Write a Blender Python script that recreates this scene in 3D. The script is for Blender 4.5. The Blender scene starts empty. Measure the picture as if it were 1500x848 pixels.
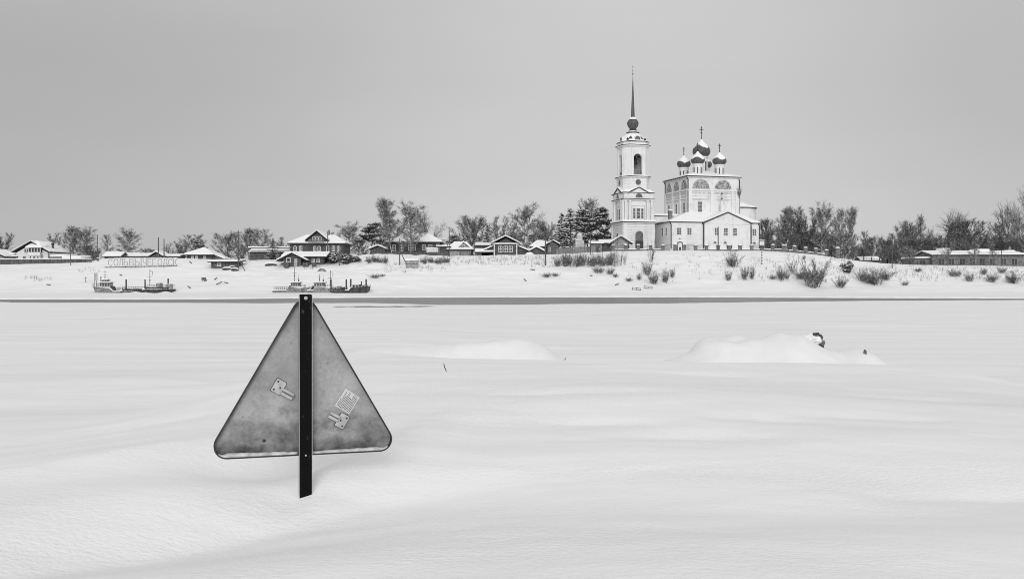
import bpy, math, random
import numpy as np
from mathutils import Matrix, Vector
R = math.radians
SC = bpy.context.scene
COL = SC.collection
F, CAMH, HY = 1458.0, 2.5, 414.0        # focal length in photo pixels, eye height (m), horizon row
def X(px, D): return (px - 750.0) / F * D
def Z(py, D): return CAMH - (py - HY) / F * D

# ------------------------------------------------------------------ helpers
def thing(name, label, cat, loc=(0, 0, 0), rz=0.0, group=None):
    o = bpy.data.objects.new(name, None); COL.objects.link(o)
    o.empty_display_size = 0.3
    o.location = loc; o.rotation_euler = (0, 0, rz)
    tag(o, label, cat, group)
    return o
def tag(o, label=None, cat=None, group=None, kind=None):
    if label: o['label'] = label
    if cat: o['category'] = cat
    if group: o['group'] = group
    if kind: o['kind'] = kind
    return o
def copy_tree(o, parent=None):
    c = o.copy(); COL.objects.link(c)
    if parent is not None: c.parent = parent
    for ch in list(o.children): copy_tree(ch, c)
    return c

M = {}
class MB:
    def __init__(s): s.v = []; s.f = []; s.M = Matrix.Identity(4)
    def add(s, vs, fs):
        b = len(s.v)
        s.v += [tuple(s.M @ Vector(p)) for p in vs]
        s.f += [tuple(i + b for i in q) for q in fs]
        return s
    def box(s, x0, x1, y0, y1, z0, z1):
        return s.add([(x0,y0,z0),(x1,y0,z0),(x1,y1,z0),(x0,y1,z0),(x0,y0,z1),(x1,y0,z1),(x1,y1,z1),(x0,y1,z1)],
                     [(0,3,2,1),(4,5,6,7),(0,1,5,4),(1,2,6,5),(2,3,7,6),(3,0,4,7)])
    def loft(s, rings, close=True):
        n = len(rings[0]); vs = [p for r in rings for p in r]; fs = []
        for k in range(len(rings) - 1):
            for i in range(n):
                j = (i + 1) % n
                fs.append((k*n+i, k*n+j, (k+1)*n+j, (k+1)*n+i))
        if close:
            fs.append(tuple(range(n - 1, -1, -1))); fs.append(tuple((len(rings)-1)*n + i for i in range(n)))
        return s.add(vs, fs)
    def prism(s, poly, z0, z1, poly2=None):
        q = poly2 or poly
        return s.loft([[(x, y, z0) for x, y in poly], [(x, y, z1) for x, y in q]])
    def ext_y(s, pts, y0, y1):           # profile in x,z pushed along y
        return s.loft([[(x, y0, z) for x, z in pts], [(x, y1, z) for x, z in pts]])
    def ext_x(s, pts, x0, x1):           # profile in y,z pushed along x
        return s.loft([[(x0, y, z) for y, z in pts], [(x1, y, z) for y, z in pts]])
    def lathe(s, prof, n=20, cx=0, cy=0):
        return s.loft([[(cx + r*math.cos(2*math.pi*i/n), cy + r*math.sin(2*math.pi*i/n), z) for i in range(n)] for r, z in prof])
    def tube(s, p0, p1, r0, r1=None, n=6):
        r1 = r0 if r1 is None else r1
        p0 = Vector(p0); p1 = Vector(p1); d = (p1 - p0).normalized()
        a = d.orthogonal().normalized(); b = d.cross(a)
        rr = []
        for p, r in ((p0, r0), (p1, r1)):
            rr.append([tuple(p + a*(r*math.cos(2*math.pi*i/n)) + b*(r*math.sin(2*math.pi*i/n))) for i in range(n)])
        return s.loft(rr)
    def build(s, name, mat, parent=None, smooth=False):
        if mat is M.get('snow') and not smooth:      # lying snow is never quite even
            rg = random.Random(len(s.v)*7+int(abs(s.v[0][0])*10)); sp = max(max(q[i] for q in s.v)-min(q[i] for q in s.v) for i in range(3)); j = min(.09, sp*.03)
            s.v = [(x+rg.uniform(-j, j)*.4, y+rg.uniform(-j, j)*.4, z+rg.uniform(-.2, 1)*j) for x, y, z in s.v]
        me = bpy.data.meshes.new(name); me.from_pydata(s.v, [], s.f)
        import bmesh
        bm = bmesh.new(); bm.from_mesh(me); bmesh.ops.recalc_face_normals(bm, faces=bm.faces); bm.to_mesh(me); bm.free()
        if smooth:
            for p in me.polygons: p.use_smooth = True
        me.materials.append(mat)
        o = bpy.data.objects.new(name, me); COL.objects.link(o)
        if parent is not None: o.parent = parent
        if mat is M.get('snow') and not smooth:
            bv = o.modifiers.new('soft_edges', 'BEVEL'); bv.width = .13; bv.segments = 2; bv.limit_method = 'ANGLE'
        return o

# ------------------------------------------------------------------ materials (grey scale: a black-and-white photograph)
def mat(name, v, rough=0.8, var=0.12, scale=3.0, bump=0.0, bscale=None, stretch=None, v2=None, lo=0.4, hi=0.6, metal=0.0, spec=0.3, coord='Object', bdist=0.02):
    m = bpy.data.materials.new(name); m.use_nodes = True
    nt = m.node_tree; N = nt.nodes; L = nt.links
    b = N['Principled BSDF']; b.inputs['Roughness'].default_value = rough
    b.inputs['Metallic'].default_value = metal; b.inputs['Specular IOR Level'].default_value = spec
    tc = N.new('ShaderNodeTexCoord'); mp = N.new('ShaderNodeMapping'); L.new(tc.outputs[coord], mp.inputs[0])
    if stretch: mp.inputs['Scale'].default_value = stretch
    nz = N.new('ShaderNodeTexNoise'); nz.inputs['Scale'].default_value = scale; nz.inputs['Detail'].default_value = 6
    nz.inputs['Roughness'].default_value = 0.62
    L.new(mp.outputs[0], nz.inputs['Vector'])
    cr = N.new('ShaderNodeValToRGB')
    a, c = (v*(1-var), v*(1+var)) if v2 is None else (v, v2)
    cr.color_ramp.elements[0].position = lo; cr.color_ramp.elements[1].position = hi
    cr.color_ramp.elements[0].color = (a, a, a, 1); cr.color_ramp.elements[1].color = (c, c, c, 1)
    L.new(nz.outputs['Fac'], cr.inputs[0]); L.new(cr.outputs[0], b.inputs['Base Color'])
    if bump:
        n2 = N.new('ShaderNodeTexNoise'); n2.inputs['Scale'].default_value = bscale or scale*4; n2.inputs['Detail'].default_value = 8
        L.new(mp.outputs[0], n2.inputs['Vector'])
        bp = N.new('ShaderNodeBump'); bp.inputs['Strength'].default_value = bump; bp.inputs['Distance'].default_value = bdist
        L.new(n2.outputs['Fac'], bp.inputs['Height']); L.new(bp.outputs[0], b.inputs['Normal'])
    return m

M['snow'] = mat('fresh_snow', 0.86, 0.75, 0.03, 0.8, 0.25, 5, bdist=0.05, spec=0.15)
M['plaster'] = mat('white_plaster', 0.60, 0.85, v2=0.75, scale=0.7, lo=0.28, hi=0.50, bump=0.2, bscale=6, stretch=(1, 1, .45))
M['plaster_grey'] = mat('grey_plaster', 0.55, 0.85, 0.15, 0.7)
M['log'] = mat('dark_logs', 0.085, 0.8, 0.5, 2.0, 0.5, 3, stretch=(0.3, 0.3, 4), bdist=0.1)
M['log_mid'] = mat('weathered_logs', 0.13, 0.85, 0.45, 2.0, 0.5, 3, stretch=(0.3, 0.3, 4), bdist=0.1)
M['board'] = mat('grey_boards', 0.22, 0.85, 0.35, 2.2, 0.3, 3, stretch=(4, 4, 0.3))
M['board_dark'] = mat('dark_boards', 0.10, 0.85, 0.45, 2.2, 0.3, 3, stretch=(4, 4, 0.3))
M['brick'] = mat('pale_brick', 0.18, 0.9, 0.3, 1.5, 0.2, 8)
M['stone'] = mat('grey_stone', 0.17, 0.9, 0.35, 2.0, 0.4, 6)
M['trim'] = mat('white_trim', 0.68, 0.7, 0.1, 2.0)
M['glass'] = mat('dark_glass', 0.05, 0.25, 0.4, 0.9, spec=0.5)
M['church_glass'] = mat('grey_church_glass', 0.12, 0.45, 0.25, 1.5, spec=0.5)
M['metal'] = mat('dark_metal', 0.045, 0.55, 0.3, 3.0)
M['dome'] = mat('dome_shingles', 0.09, 0.5, 0.3, 3.0, 0.3, 9, stretch=(1, 1, 0.5))
M['fresco'] = mat('faded_fresco', 0.14, 0.85, v2=0.52, scale=1.3, lo=0.40, hi=0.62)
M['hull'] = mat('grey_hull', 0.26, 0.6, 0.3, 1.2, stretch=(1, 1, 0.4))
M['hull_dark'] = mat('black_hull', 0.05, 0.6, 0.5, 1.2)
M['cabin'] = mat('boat_cabin_paint', 0.36, 0.6, 0.2, 2.0)
M['twig'] = mat('frosted_twigs', 0.12, 0.9, v2=0.68, scale=1.5, lo=0.47, hi=0.62, coord='Object')
M['twig_dark'] = mat('dark_twigs', 0.11, 0.9, v2=0.58, scale=1.3, lo=0.48, hi=0.68)
M['shrub'] = mat('bare_shrub_stems', 0.10, 0.9, v2=0.5, scale=2.2, lo=0.46, hi=0.66)
M['bark'] = mat('bark', 0.09, 0.9, v2=0.30, scale=2.0, lo=0.45, hi=0.7, stretch=(1, 1, 0.4))
M['birchbark'] = mat('birch_bark', 0.10, 0.9, v2=0.5, scale=1.6, lo=0.42, hi=0.6, stretch=(1, 1, 1.6))
M['needle'] = mat('dark_needles', 0.045, 0.9, v2=0.13, scale=1.4, lo=0.35, hi=0.7)
M['wood'] = mat('weathered_pole', 0.10, 0.9, 0.4, 2.0, stretch=(3, 3, 0.3))
M['grass'] = mat('dry_weeds', 0.22, 0.9, 0.5, 2.0)
M['letter'] = mat('grey_letter_board', 0.36, 0.8, 0.12, 3)
M['ash'] = mat('grey_sheet_metal', 0.30, 0.6, 0.25, 2.0)

# ------------------------------------------------------------------ noise and terrain
def _h(ix, iy, s):
    n = (ix.astype(np.int64)*374761393 + iy.astype(np.int64)*668265263 + s*974634161) & 0x7fffffff
    n = ((n ^ (n >> 13)) * 1274126177) & 0x7fffffff
    n = ((n ^ (n >> 16)) * 668265263) & 0x7fffffff
    return ((n >> 7) & 0xffff) / 65535.0
def vn(x, y, s=0):
    x = np.asarray(x, float); y = np.asarray(y, float)
    ix = np.floor(x); iy = np.floor(y); fx = x - ix; fy = y - iy
    fx = fx*fx*fx*(fx*(fx*6-15)+10); fy = fy*fy*fy*(fy*(fy*6-15)+10)
    a = _h(ix, iy, s); b = _h(ix+1, iy, s); c = _h(ix, iy+1, s); d = _h(ix+1, iy+1, s)
    return (a + (b-a)*fx)*(1-fy) + (c + (d-c)*fx)*fy
def fbm(x, y, o=4, s=0, g=0.5):
    t = 0; a = 1.0; n = 0
    for k in range(o):
        t = t + a*(vn(x*2**k + 17.3*k, y*2**k - 9.1*k, s+k) - 0.5); n += a; a *= g
    return t / n * 2
def ss(a, b, x):
    t = np.clip((x - a)/(b - a), 0, 1); return t*t*(3-2*t)

CREST = np.array([(-400,388),(0,387),(60,387),(130,384.5),(150,379),(200,378),(260,378.5),(300,380),(350,381),(400,380),(450,379),(500,377),
    (540,373.5),(600,373.5),(650,375),(700,375),(760,374),(800,373),(840,371.8),(870,370),(900,368),(1000,367.3),(1110,367.6),(1150,369.3),
    (1190,372.5),(1230,378),(1260,382.5),(1300,386),(1350,388),(1400,389),(1500,390),(2000,392)], float)
YC = 250.0
CX = (CREST[:,0]-750)/F*YC; CZ = CAMH - (CREST[:,1]-HY)/F*YC
NEAR = np.array([(-300,442.5),(0,443),(300,443.6),(440,444),(540,444),(600,445.4),(640,447),(720,447),(820,446),(980,444.6),(1100,442.8),(1200,441),(1300,440.2),(1500,439.4),(1900,439)], float)
FAR = np.array([(-300,439),(0,438.8),(300,438.2),(480,436.4),(700,435.6),(980,435.4),(1200,436.4),(1500,437.4),(1900,438)], float)

def pdist(x, y, pts):
    """signed distance to a polyline (positive on its left side) and position along it"""
    best = np.full(x.shape, 1e9); sgn = np.zeros(x.shape); tt = np.zeros(x.shape)
    n = len(pts) - 1
    for i in range(n):
        ax, ay = pts[i]; bx, by = pts[i+1]; dx, dy = bx-ax, by-ay; l2 = dx*dx+dy*dy
        t = np.clip(((x-ax)*dx + (y-ay)*dy)/l2, 0, 1)
        ex = x-(ax+t*dx); ey = y-(ay+t*dy); d = np.hypot(ex, ey)
        m = d < best
        best = np.where(m, d, best); sgn = np.where(m, np.sign(dx*ey - dy*ex), sgn); tt = np.where(m, (i+t)/n, tt)
    return best*sgn, tt
def ground_at(px, py, z):                # where a photo ray meets height z
    D = F*(CAMH - z)/(py - HY); return (X(px, D), D)
def ridge(x, y, pts, h, wl, wr, taper=True):
    d, t = pdist(x, y, pts)
    e = np.where(d > 0, np.exp(-(d/wl)**2), np.exp(-(d/wr)**2))
    return h*e*(np.sin(np.pi*np.clip(t, 0.02, 0.98))**0.5 if taper else 1)

OFF = [0.0]
def crease(x, y, pts, h, wl, wr):
    """a cusp along a line (h>0 a sharp crest, h<0 a sharp trough), fading out at both ends"""
    d, t = pdist(x, y, pts)
    d2 = np.sqrt(d*d + 0.0009)
    return h*np.exp(-d2/np.where(d > 0, wl, wr))*np.sin(np.pi*np.clip(t, 0.03, 0.97))**0.7
def terrain(x, y):
    x = np.asarray(x, float); y = np.asarray(y, float)
    x, y = np.broadcast_arrays(x, y)
    yy = np.maximum(y, 1.0)
    # --- near drift field
    zl = 0.25 + 1.27*np.exp(-np.clip(y-4.6, 0, None)/15.0)
    edge = 12.35 + 0.5*fbm(x*0.25, y*0+3.1, 2, 40) - 0.05*x
    zr = 0.25 + 1.27*np.where(y < edge, 1.0, np.exp(-(np.clip(y-edge, 0, None)/3.6)**1.35))
    w = ss(-3.6, -1.5, x)*(1 - ss(4.2, 8.5, x))
    z = zl*(1-w) + zr*w
    fade = np.exp(-np.clip(y-8, 0, None)/30.0)
    u = x*0.94 + y*0.34; v = -x*0.34 + y*0.94
    z = z + 0.09*fade*fbm(u*0.16, v*0.45, 3, 3) + 0.016*fade*fbm(u*0.7+5, v*2.0, 3, 9)
    near = (y < 40) & (np.abs(x) < 40)
    if near.any():
        xn = x[near]; yn = y[near]; zn = np.zeros(xn.shape)
        G = lambda cx, cy, sx, sy, h, p=2: h*np.exp(-np.abs((xn-cx)/sx)**p - np.abs((yn-cy)/sy)**2)
        # humps of drifted snow beyond the crest
        zn += G(-0.95, 19.6, 2.55, 2.0, 0.80, 4) + G(0.20, 20.2, 0.66, 1.3, 0.24) + G(-0.7, 20.0, 0.8, 1.2, 0.10) - G(1.15, 18.8, 0.20, 0.5, 0.25)
        zn += G(4.55, 19.6, 2.65, 1.9, 0.64, 4) + G(4.9, 19.2, 3.0, 2.2, 0.13) + G(4.20, 20.6, 0.55, 1.1, 0.36, 6) + G(5.25, 19.9, 0.60, 1.3, 0.36) + G(5.85, 20.2, 0.30, 0.8, 0.14)
        zn += G(6.85, 19.4, 0.35, 0.8, 0.22) - G(6.35, 19.0, 0.18, 0.5, 0.10)
        # wind ridges and scours round the sign
        zn += ridge(xn, yn, [(-0.93,4.70),(-0.90,4.60),(-0.86,4.52),(-0.80,4.45)], 0.025, 0.06, 0.07) + ridge(xn, yn, [(-0.4,5.1),(-1.05,4.8),(-1.4,4.55),(-1.8,4.25),(-2.3,3.8),(-2.9,3.2)], 0.06, 0.30, 0.40)
        zn += ridge(xn, yn, [(-0.95,4.66),(-0.82,5.1),(-0.66,5.7),(-0.5,6.5)], 0.07, 0.12, 0.35)
        zn += crease(xn, yn, [(-2.9,2.4),(-1.76,3.56),(-1.37,3.92),(-1.02,4.28),(-0.55,4.62),(0.2,4.95)], -0.14, 0.36, 0.9)
        zn += crease(xn, yn, [(-4.2,3.5),(-2.5,4.72),(-2.0,5.25),(-1.72,5.6),(-1.2,6.1)], 0.13, 0.55, 0.6)
        zn -= G(-1.3, 5.15, 0.36, 0.34, 0.09) + G(-0.95, 4.56, 0.12, 0.10, 0.03)
        zn += crease(xn, yn, [(1.5,4.6),(2.2,4.93),(2.7,5.1),(3.8,5.5)], -0.07, 0.22, 0.5)
        for k, (cx, cy, l, h) in enumerate([(0.55,6.6,0.9,.045),(1.2,6.2,1.0,.05),(1.9,6.9,1.1,.045),(0.4,7.6,1.2,.045),(2.6,7.2,1.2,.05),(-0.3,8.4,1.2,.02),(3.4,8.3,1.3,.03),(1.6,9.3,1.6,.03)]):
            zn += crease(xn, yn, [(cx-l*.6, cy-.12),(cx-l*.2, cy),(cx+l*.2, cy+.05),(cx+l*.6, cy+.03)], -h, 0.10, 0.28)
        zn += ridge(xn, yn, [(-8,9.5),(-5,11),(-3,13),(-1.5,15)], 0.16, 0.8, 1.2) + ridge(xn, yn, [(-9,13),(-6,15),(-4,19)], 0.16, 0.9, 1.5)
        zn += G(0.6, 7.9, 4.0, 2.0, 0.13) + G(-0.3, 3.1, 2.2, 0.8, 0.05)
        zn -= 0.055*np.clip(xn-0.5, 0, None)**1.25*np.exp(-np.clip(yn-3, 0, None)/7.0)
        zn -= 0.02*np.clip(-xn-1.2, 0, None)**1.3*np.exp(-np.clip(yn-3, 0, None)/6.0)
        md = np.exp(-((yn-19.8)/2.2)**4)*np.exp(-np.abs((xn-2)/5)**6)
        zn += crease(xn, yn, [(2.9,19.2),(3.6,19.7),(4.4,19.3),(5.2,19.8),(6.0,19.4)], 0.09, 0.25, 0.5) + crease(xn, yn, [(-2.8,19.3),(-1.6,19.6),(-0.5,19.3),(0.5,19.6),(1.1,19.3)], 0.07, 0.3, 0.5)
        zn += md*(0.11*fbm(xn*1.3, yn*0.7, 4, 88) + 0.05*np.abs(fbm(xn*3, yn*1.5, 3, 90)))
        zn += OFF[0]*np.exp(-np.clip(yn-13, 0, None)/4.0)
        zn += 0.0035*fbm(xn*5, yn*9, 3, 77)
        z = z.copy(); z[near] += zn
    # --- river channel
    pxs = 750 + x/yy*F
    dn = F*2.3/(np.interp(pxs, NEAR[:,0], NEAR[:,1]) - HY) + 2.2*fbm(x*0.06, y*0, 3, 21) + 1.3*fbm(x*0.4, y*0, 3, 24)
    df = F*2.5/(np.interp(pxs, FAR[:,0], FAR[:,1]) - HY) + 1.6*fbm(x*0.07+50, y*0, 3, 22) + 0.8*fbm(x*0.5, y*0, 2, 26)
    field = 0.22 + 0.05*fbm(x*0.05, y*0.12, 3, 31)
    z = np.where(y > 60, z*(1-ss(60, 90, y)) + field*ss(60, 90, y), z)
    inch = ss(0, 0.7, y-dn)*ss(0, 0.7, df-y)
    z = z*(1-inch) - 0.6*inch
    # --- far bank
    xc = x*(YC/yy)
    cz = np.interp(xc, CX, CZ)
    t = np.clip((y-212.5)/(YC-212.5), 0, 1)
    ramp = t*t*(3-2*t)*0.62 + t*0.38
    bank = np.clip(t*6, 0, 1)
    z = np.where(y > 205, 0.25 + (cz-0.25)*ramp, z)
    px_c = 750+xc/YC*F
    lump = bank*(0.55*fbm(x*0.10, y*0.14, 4, 51) + 0.30*fbm(x*0.5, y*0.6, 3, 61))*(0.4 + 0.6*ss(225, 240, y))*(1-ss(240, 247, y)*0.75*(0.5+0.5*ss(860,900,px_c)))*(0.45+0.55*ss(120,420,px_c))
    # snow blown against the moored barge
    for c_, w_, h_ in ((199, 7, .42), (243, 8, .42), (185, 4, .25), (214, 5, .22)): z = z + h_*np.exp(-((pxs-c_)/w_)**2)*np.exp(-((y-211.6)/1.0)**2)
    return z + lump*(y > 205)
OFF[0] = 1.524 - float(terrain(np.array([X(447.3, 4.62)]), np.array([4.62]))[0])   # snow level at the sign
print('OFF', OFF)
def th(x, y): return float(terrain(np.array([x]), np.array([y]))[0])
def hit(px, py, y0=208.0, y1=330.0):
    ys = np.arange(y0, y1, 0.1); xs = X(px, ys)
    zt = terrain(xs, ys); zr = Z(py, ys)
    k = np.argmax(zr <= zt)
    if not (zr <= zt).any(): k = int(np.argmin(np.abs(ys-250)))
    return float(xs[k]), float(ys[k]), float(zt[k])

def grow(a, b, s0, s1):
    """steps from a to b growing from s0 to s1"""
    r = [a]; s = s0; n = max(2, int(2*abs(b-a)/(s0+s1)))
    q = (s1/s0)**(1.0/n); d = 1 if b > a else -1
    while (b - r[-1])*d > s*0.5:
        r.append(r[-1] + d*s); s = min(s*q, s1) if s1 > s0 else max(s*q, s1)
    r[-1] = b
    return r
def ulist(*ls):
    o = sorted(set(round(v, 4) for l in ls for v in l)); return np.array(o)
gx = grow(4.5, 20, 0.06, 0.25) + grow(20, 95, 0.25, 0.8) + list(np.arange(95, 190, 0.9)) + grow(190, 4000, 1, 500)
gx = ulist(np.arange(-4.5, 4.5, 0.055), gx, [-v for v in gx])
gy = ulist(grow(2, -60, 0.08, 12), np.arange(2, 13.5, 0.05), grow(13.5, 24, 0.06, 0.2), grow(24, 100, 0.2, 1.0), np.arange(100, 172, 0.5),
           np.arange(172, 206, 1.5), np.arange(206, 272, 0.7), grow(272, 5000, 0.8, 600))
GX, GY = np.meshgrid(gx, gy)
GZ = terrain(GX.ravel(), GY.ravel())
nx, ny = len(gx), len(gy)
me = bpy.data.meshes.new('ground')
co = np.stack([GX.ravel(), GY.ravel(), GZ], 1).astype(np.float32)
idx = np.arange(nx*ny).reshape(ny, nx)
q = np.stack([idx[:-1,:-1], idx[:-1,1:], idx[1:,1:], idx[1:,:-1]], -1).reshape(-1, 4)
me.vertices.add(len(co)); me.vertices.foreach_set('co', co.ravel())
me.loops.add(q.size); me.loops.foreach_set('vertex_index', q.ravel().astype(np.int32))
me.polygons.add(len(q)); me.polygons.foreach_set('loop_start', np.arange(0, q.size, 4, dtype=np.int32))
me.polygons.foreach_set('use_smooth', np.ones(len(q), bool)); me.update(); me.validate()
ground = bpy.data.objects.new('ground', me); COL.objects.link(ground)
tag(ground, 'snow covered ground from the near drift across the river ice to the far bank', kind='structure')

def snow_ground_mat():
    m = bpy.data.materials.new('ground_snow'); m.use_nodes = True
    N = m.node_tree.nodes; L = m.node_tree.links; b = N['Principled BSDF']
    b.inputs['Roughness'].default_value = 0.8; b.inputs['Specular IOR Level'].default_value = 0.12
    tc = N.new('ShaderNodeTexCoord')
    def nz(scale, st, det=6, rot=0.35):
        mp = N.new('ShaderNodeMapping'); mp.inputs['Scale'].default_value = st; mp.inputs['Rotation'].default_value = (0, 0, rot)
        t = N.new('ShaderNodeTexNoise'); t.inputs['Scale'].default_value = scale; t.inputs['Detail'].default_value = det; t.inputs['Roughness'].default_value = 0.6
        L.new(tc.outputs['Object'], mp.inputs[0]); L.new(mp.outputs[0], t.inputs['Vector']); return t
    c = nz(0.35, (0.35, 1.6, 1))
    cr = N.new('ShaderNodeValToRGB'); e = cr.color_ramp.elements
    e[0].position = 0.3; e[1].position = 0.7; e[0].color = (.76,.76,.76,1); e[1].color = (.86,.86,.86,1)
    L.new(c.outputs['Fac'], cr.inputs[0]); L.new(cr.outputs[0], b.inputs['Base Color'])
    n1 = nz(42, (0.75, 1.1, 1), 7, 0.2); n2 = nz(2.2, (0.35, 1.4, 1), 4, 0.18)
    b1 = N.new('ShaderNodeBump'); b1.inputs['Strength'].default_value = 0.40; b1.inputs['Distance'].default_value = 0.018
    b2 = N.new('ShaderNodeBump'); b2.inputs['Strength'].default_value = 0.28; b2.inputs['Distance'].default_value = 0.04
    mk = nz(0.55, (0.5, 1.4, 1), 3, 0.3); mr = N.new('ShaderNodeMapRange'); mr.inputs[1].default_value = .42; mr.inputs[2].default_value = .62; mr.inputs[3].default_value = .16; mr.inputs[4].default_value = .60
    L.new(mk.outputs['Fac'], mr.inputs[0]); L.new(mr.outputs[0], b1.inputs['Strength'])
    L.new(n1.outputs['Fac'], b1.inputs['Height']); L.new(n2.outputs['Fac'], b2.inputs['Height'])
    L.new(b1.outputs[0], b2.inputs['Normal']); L.new(b2.outputs[0], b.inputs['Normal'])
    return m
me.materials.append(snow_ground_mat())

# river: open dark water between the ice sheets
wm = bpy.data.materials.new('river_water'); wm.use_nodes = True
_N = wm.node_tree.nodes; _L = wm.node_tree.links; _b = _N['Principled BSDF']
_b.inputs['Base Color'].default_value = (0.17, 0.17, 0.17, 1); _b.inputs['Roughness'].default_value = 0.35
_b.inputs['IOR'].default_value = 1.33; _b.inputs['Specular IOR Level'].default_value = 0.28
_tc = _N.new('ShaderNodeTexCoord'); _mp = _N.new('ShaderNodeMapping'); _mp.inputs['Scale'].default_value = (0.5, 1.6, 1)
_nz = _N.new('ShaderNodeTexNoise'); _nz.inputs['Scale'].default_value = 1.2; _nz.inputs['Detail'].default_value = 6
_bp = _N.new('ShaderNodeBump'); _bp.inputs['Strength'].default_value = 0.9; _bp.inputs['Distance'].default_value = 0.25
_m2 = _N.new('ShaderNodeMapping'); _m2.inputs['Scale'].default_value = (0.025, 0.22, 1); _n2 = _N.new('ShaderNodeTexNoise'); _n2.inputs['Scale'].default_value = 1.0; _n2.inputs['Detail'].default_value = 7
_cr = _N.new('ShaderNodeValToRGB'); _cr.color_ramp.elements[0].position = .35; _cr.color_ramp.elements[1].position = .68; _cr.color_ramp.elements[0].color = (.12, .12, .12, 1); _cr.color_ramp.elements[1].color = (.30, .30, .30, 1)
_L.new(_tc.outputs['Object'], _m2.inputs[0]); _L.new(_m2.outputs[0], _n2.inputs['Vector']); _L.new(_n2.outputs['Fac'], _cr.inputs[0]); _L.new(_cr.outputs[0], _b.inputs['Base Color'])
_L.new(_tc.outputs['Object'], _mp.inputs[0]); _L.new(_mp.outputs[0], _nz.inputs['Vector']); _L.new(_nz.outputs['Fac'], _bp.inputs['Height']); _L.new(_bp.outputs[0], _b.inputs['Normal'])
river = MB().add([(-3000,80,0),(3000,80,0),(3000,195,0),(-3000,195,0)], [(0,1,2,3)]).build('river', wm)
tag(river, 'strip of open grey water across the frozen river', kind='structure')

# grey slush lying in a long streak on the near ice
sx = np.linspace(487, 643, 60); m_ = MB(); ra = []
for i, p_ in enumerate(sx):
    f = i/59; d0 = 93.3+0.6*math.sin(f*9)+1.2*f; hw = 2.3*max(0.03, math.sin(math.pi*f))**.7*(0.65+0.35*math.sin(f*23+1))
    row = []
    for q in (-1, -.5, 0, .5, 1):
        d = d0+hw*q; x = X(p_, d0); row.append((x, d, th(x, d)+0.035))
    ra.append(row)
vs = [v for r in ra for v in r]
m_.add(vs, [(i*5+k, i*5+5+k, i*5+6+k, i*5+1+k) for i in range(59) for k in range(4)])
tag(m_.build('slush', mat('grey_slush', 0.34, 0.6, v2=0.62, scale=.25, lo=.42, hi=.62, stretch=(.3, 1, 1))), 'thin grey streak of slush on the ice in front of the open water', kind='structure')

# ------------------------------------------------------------------ camera, sky, sun
cam = bpy.data.cameras.new('camera'); cam.sensor_width = 36; cam.lens = F/1500*36
cam.clip_end = 20000; cam.clip_start = 0.05; cam.shift_y = -(424-HY)/1500.0
co_ = bpy.data.objects.new('camera', cam); COL.objects.link(co_)
co_.location = (0, 0, CAMH); co_.rotation_euler = (R(90), 0, 0); SC.camera = co_
SUN_AZ, SUN_EL = 181.0, 22.0             # compass bearing with +y as north: behind the camera, low behind thin cloud
sun = bpy.data.lights.new('sun', 'SUN'); sun.energy = 1.5; sun.angle = R(30); sun.color = (1, 1, 1)
so = bpy.data.objects.new('sun', sun); COL.objects.link(so)
sd = Vector((math.sin(R(SUN_AZ))*math.cos(R(SUN_EL)), math.cos(R(SUN_AZ))*math.cos(R(SUN_EL)), math.sin(R(SUN_EL))))
so.rotation_euler = sd.to_track_quat('Z', 'Y').to_euler(); so.location = sd*100
W = bpy.data.worlds.new('World'); SC.world = W; W.use_nodes = True
N = W.node_tree.nodes; L = W.node_tree.links; bg = N['Background']; bg.inputs['Strength'].default_value = 0.1
sky = N.new('ShaderNodeTexSky'); sky.sky_type = 'NISHITA'; sky.sun_disc = False
sky.sun_elevation = R(SUN_EL); sky.sun_rotation = R(SUN_AZ); sky.dust_density = 4; sky.air_density = 1
bw = N.new('ShaderNodeRGBToBW'); L.new(sky.outputs[0], bw.inputs[0])
tc = N.new('ShaderNodeTexCoord'); sp = N.new('ShaderNodeSeparateXYZ'); L.new(tc.outputs['Generated'], sp.inputs[0])
def math_(op, a, b=None, c=None):
    n = N.new('ShaderNodeMath'); n.operation = op
    for i, v in enumerate((a, b, c)):
        if v is None: continue
        if isinstance(v, (int, float)): n.inputs[i].default_value = v
        else: L.new(v, n.inputs[i])
    return n.outputs[0]
def mrange(v, a, b, c, d, smooth=True):
    n = N.new('ShaderNodeMapRange'); n.interpolation_type = 'SMOOTHSTEP' if smooth else 'LINEAR'
    L.new(v, n.inputs[0])
    for i, k in enumerate((a, b, c, d)): n.inputs[i+1].default_value = k
    return n.outputs[0]
zv = sp.outputs[2]; xv = sp.outputs[0]
band = N.new('ShaderNodeValToRGB'); e = band.color_ramp.elements
SKY = [(0.0, 0.62), (0.05, 0.595), (0.11, 0.56), (0.20, 0.55), (0.28, 0.58), (0.45, 0.66), (1.0, 0.88)]
e[0].position = 0; e[1].position = 1
for p, v in SKY[1:-1]: e.new(p)
for k, (p, v) in enumerate(SKY): e[k].position = p; e[k].color = (v, v, v, 1)
L.new(zv, band.inputs[0])
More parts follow.
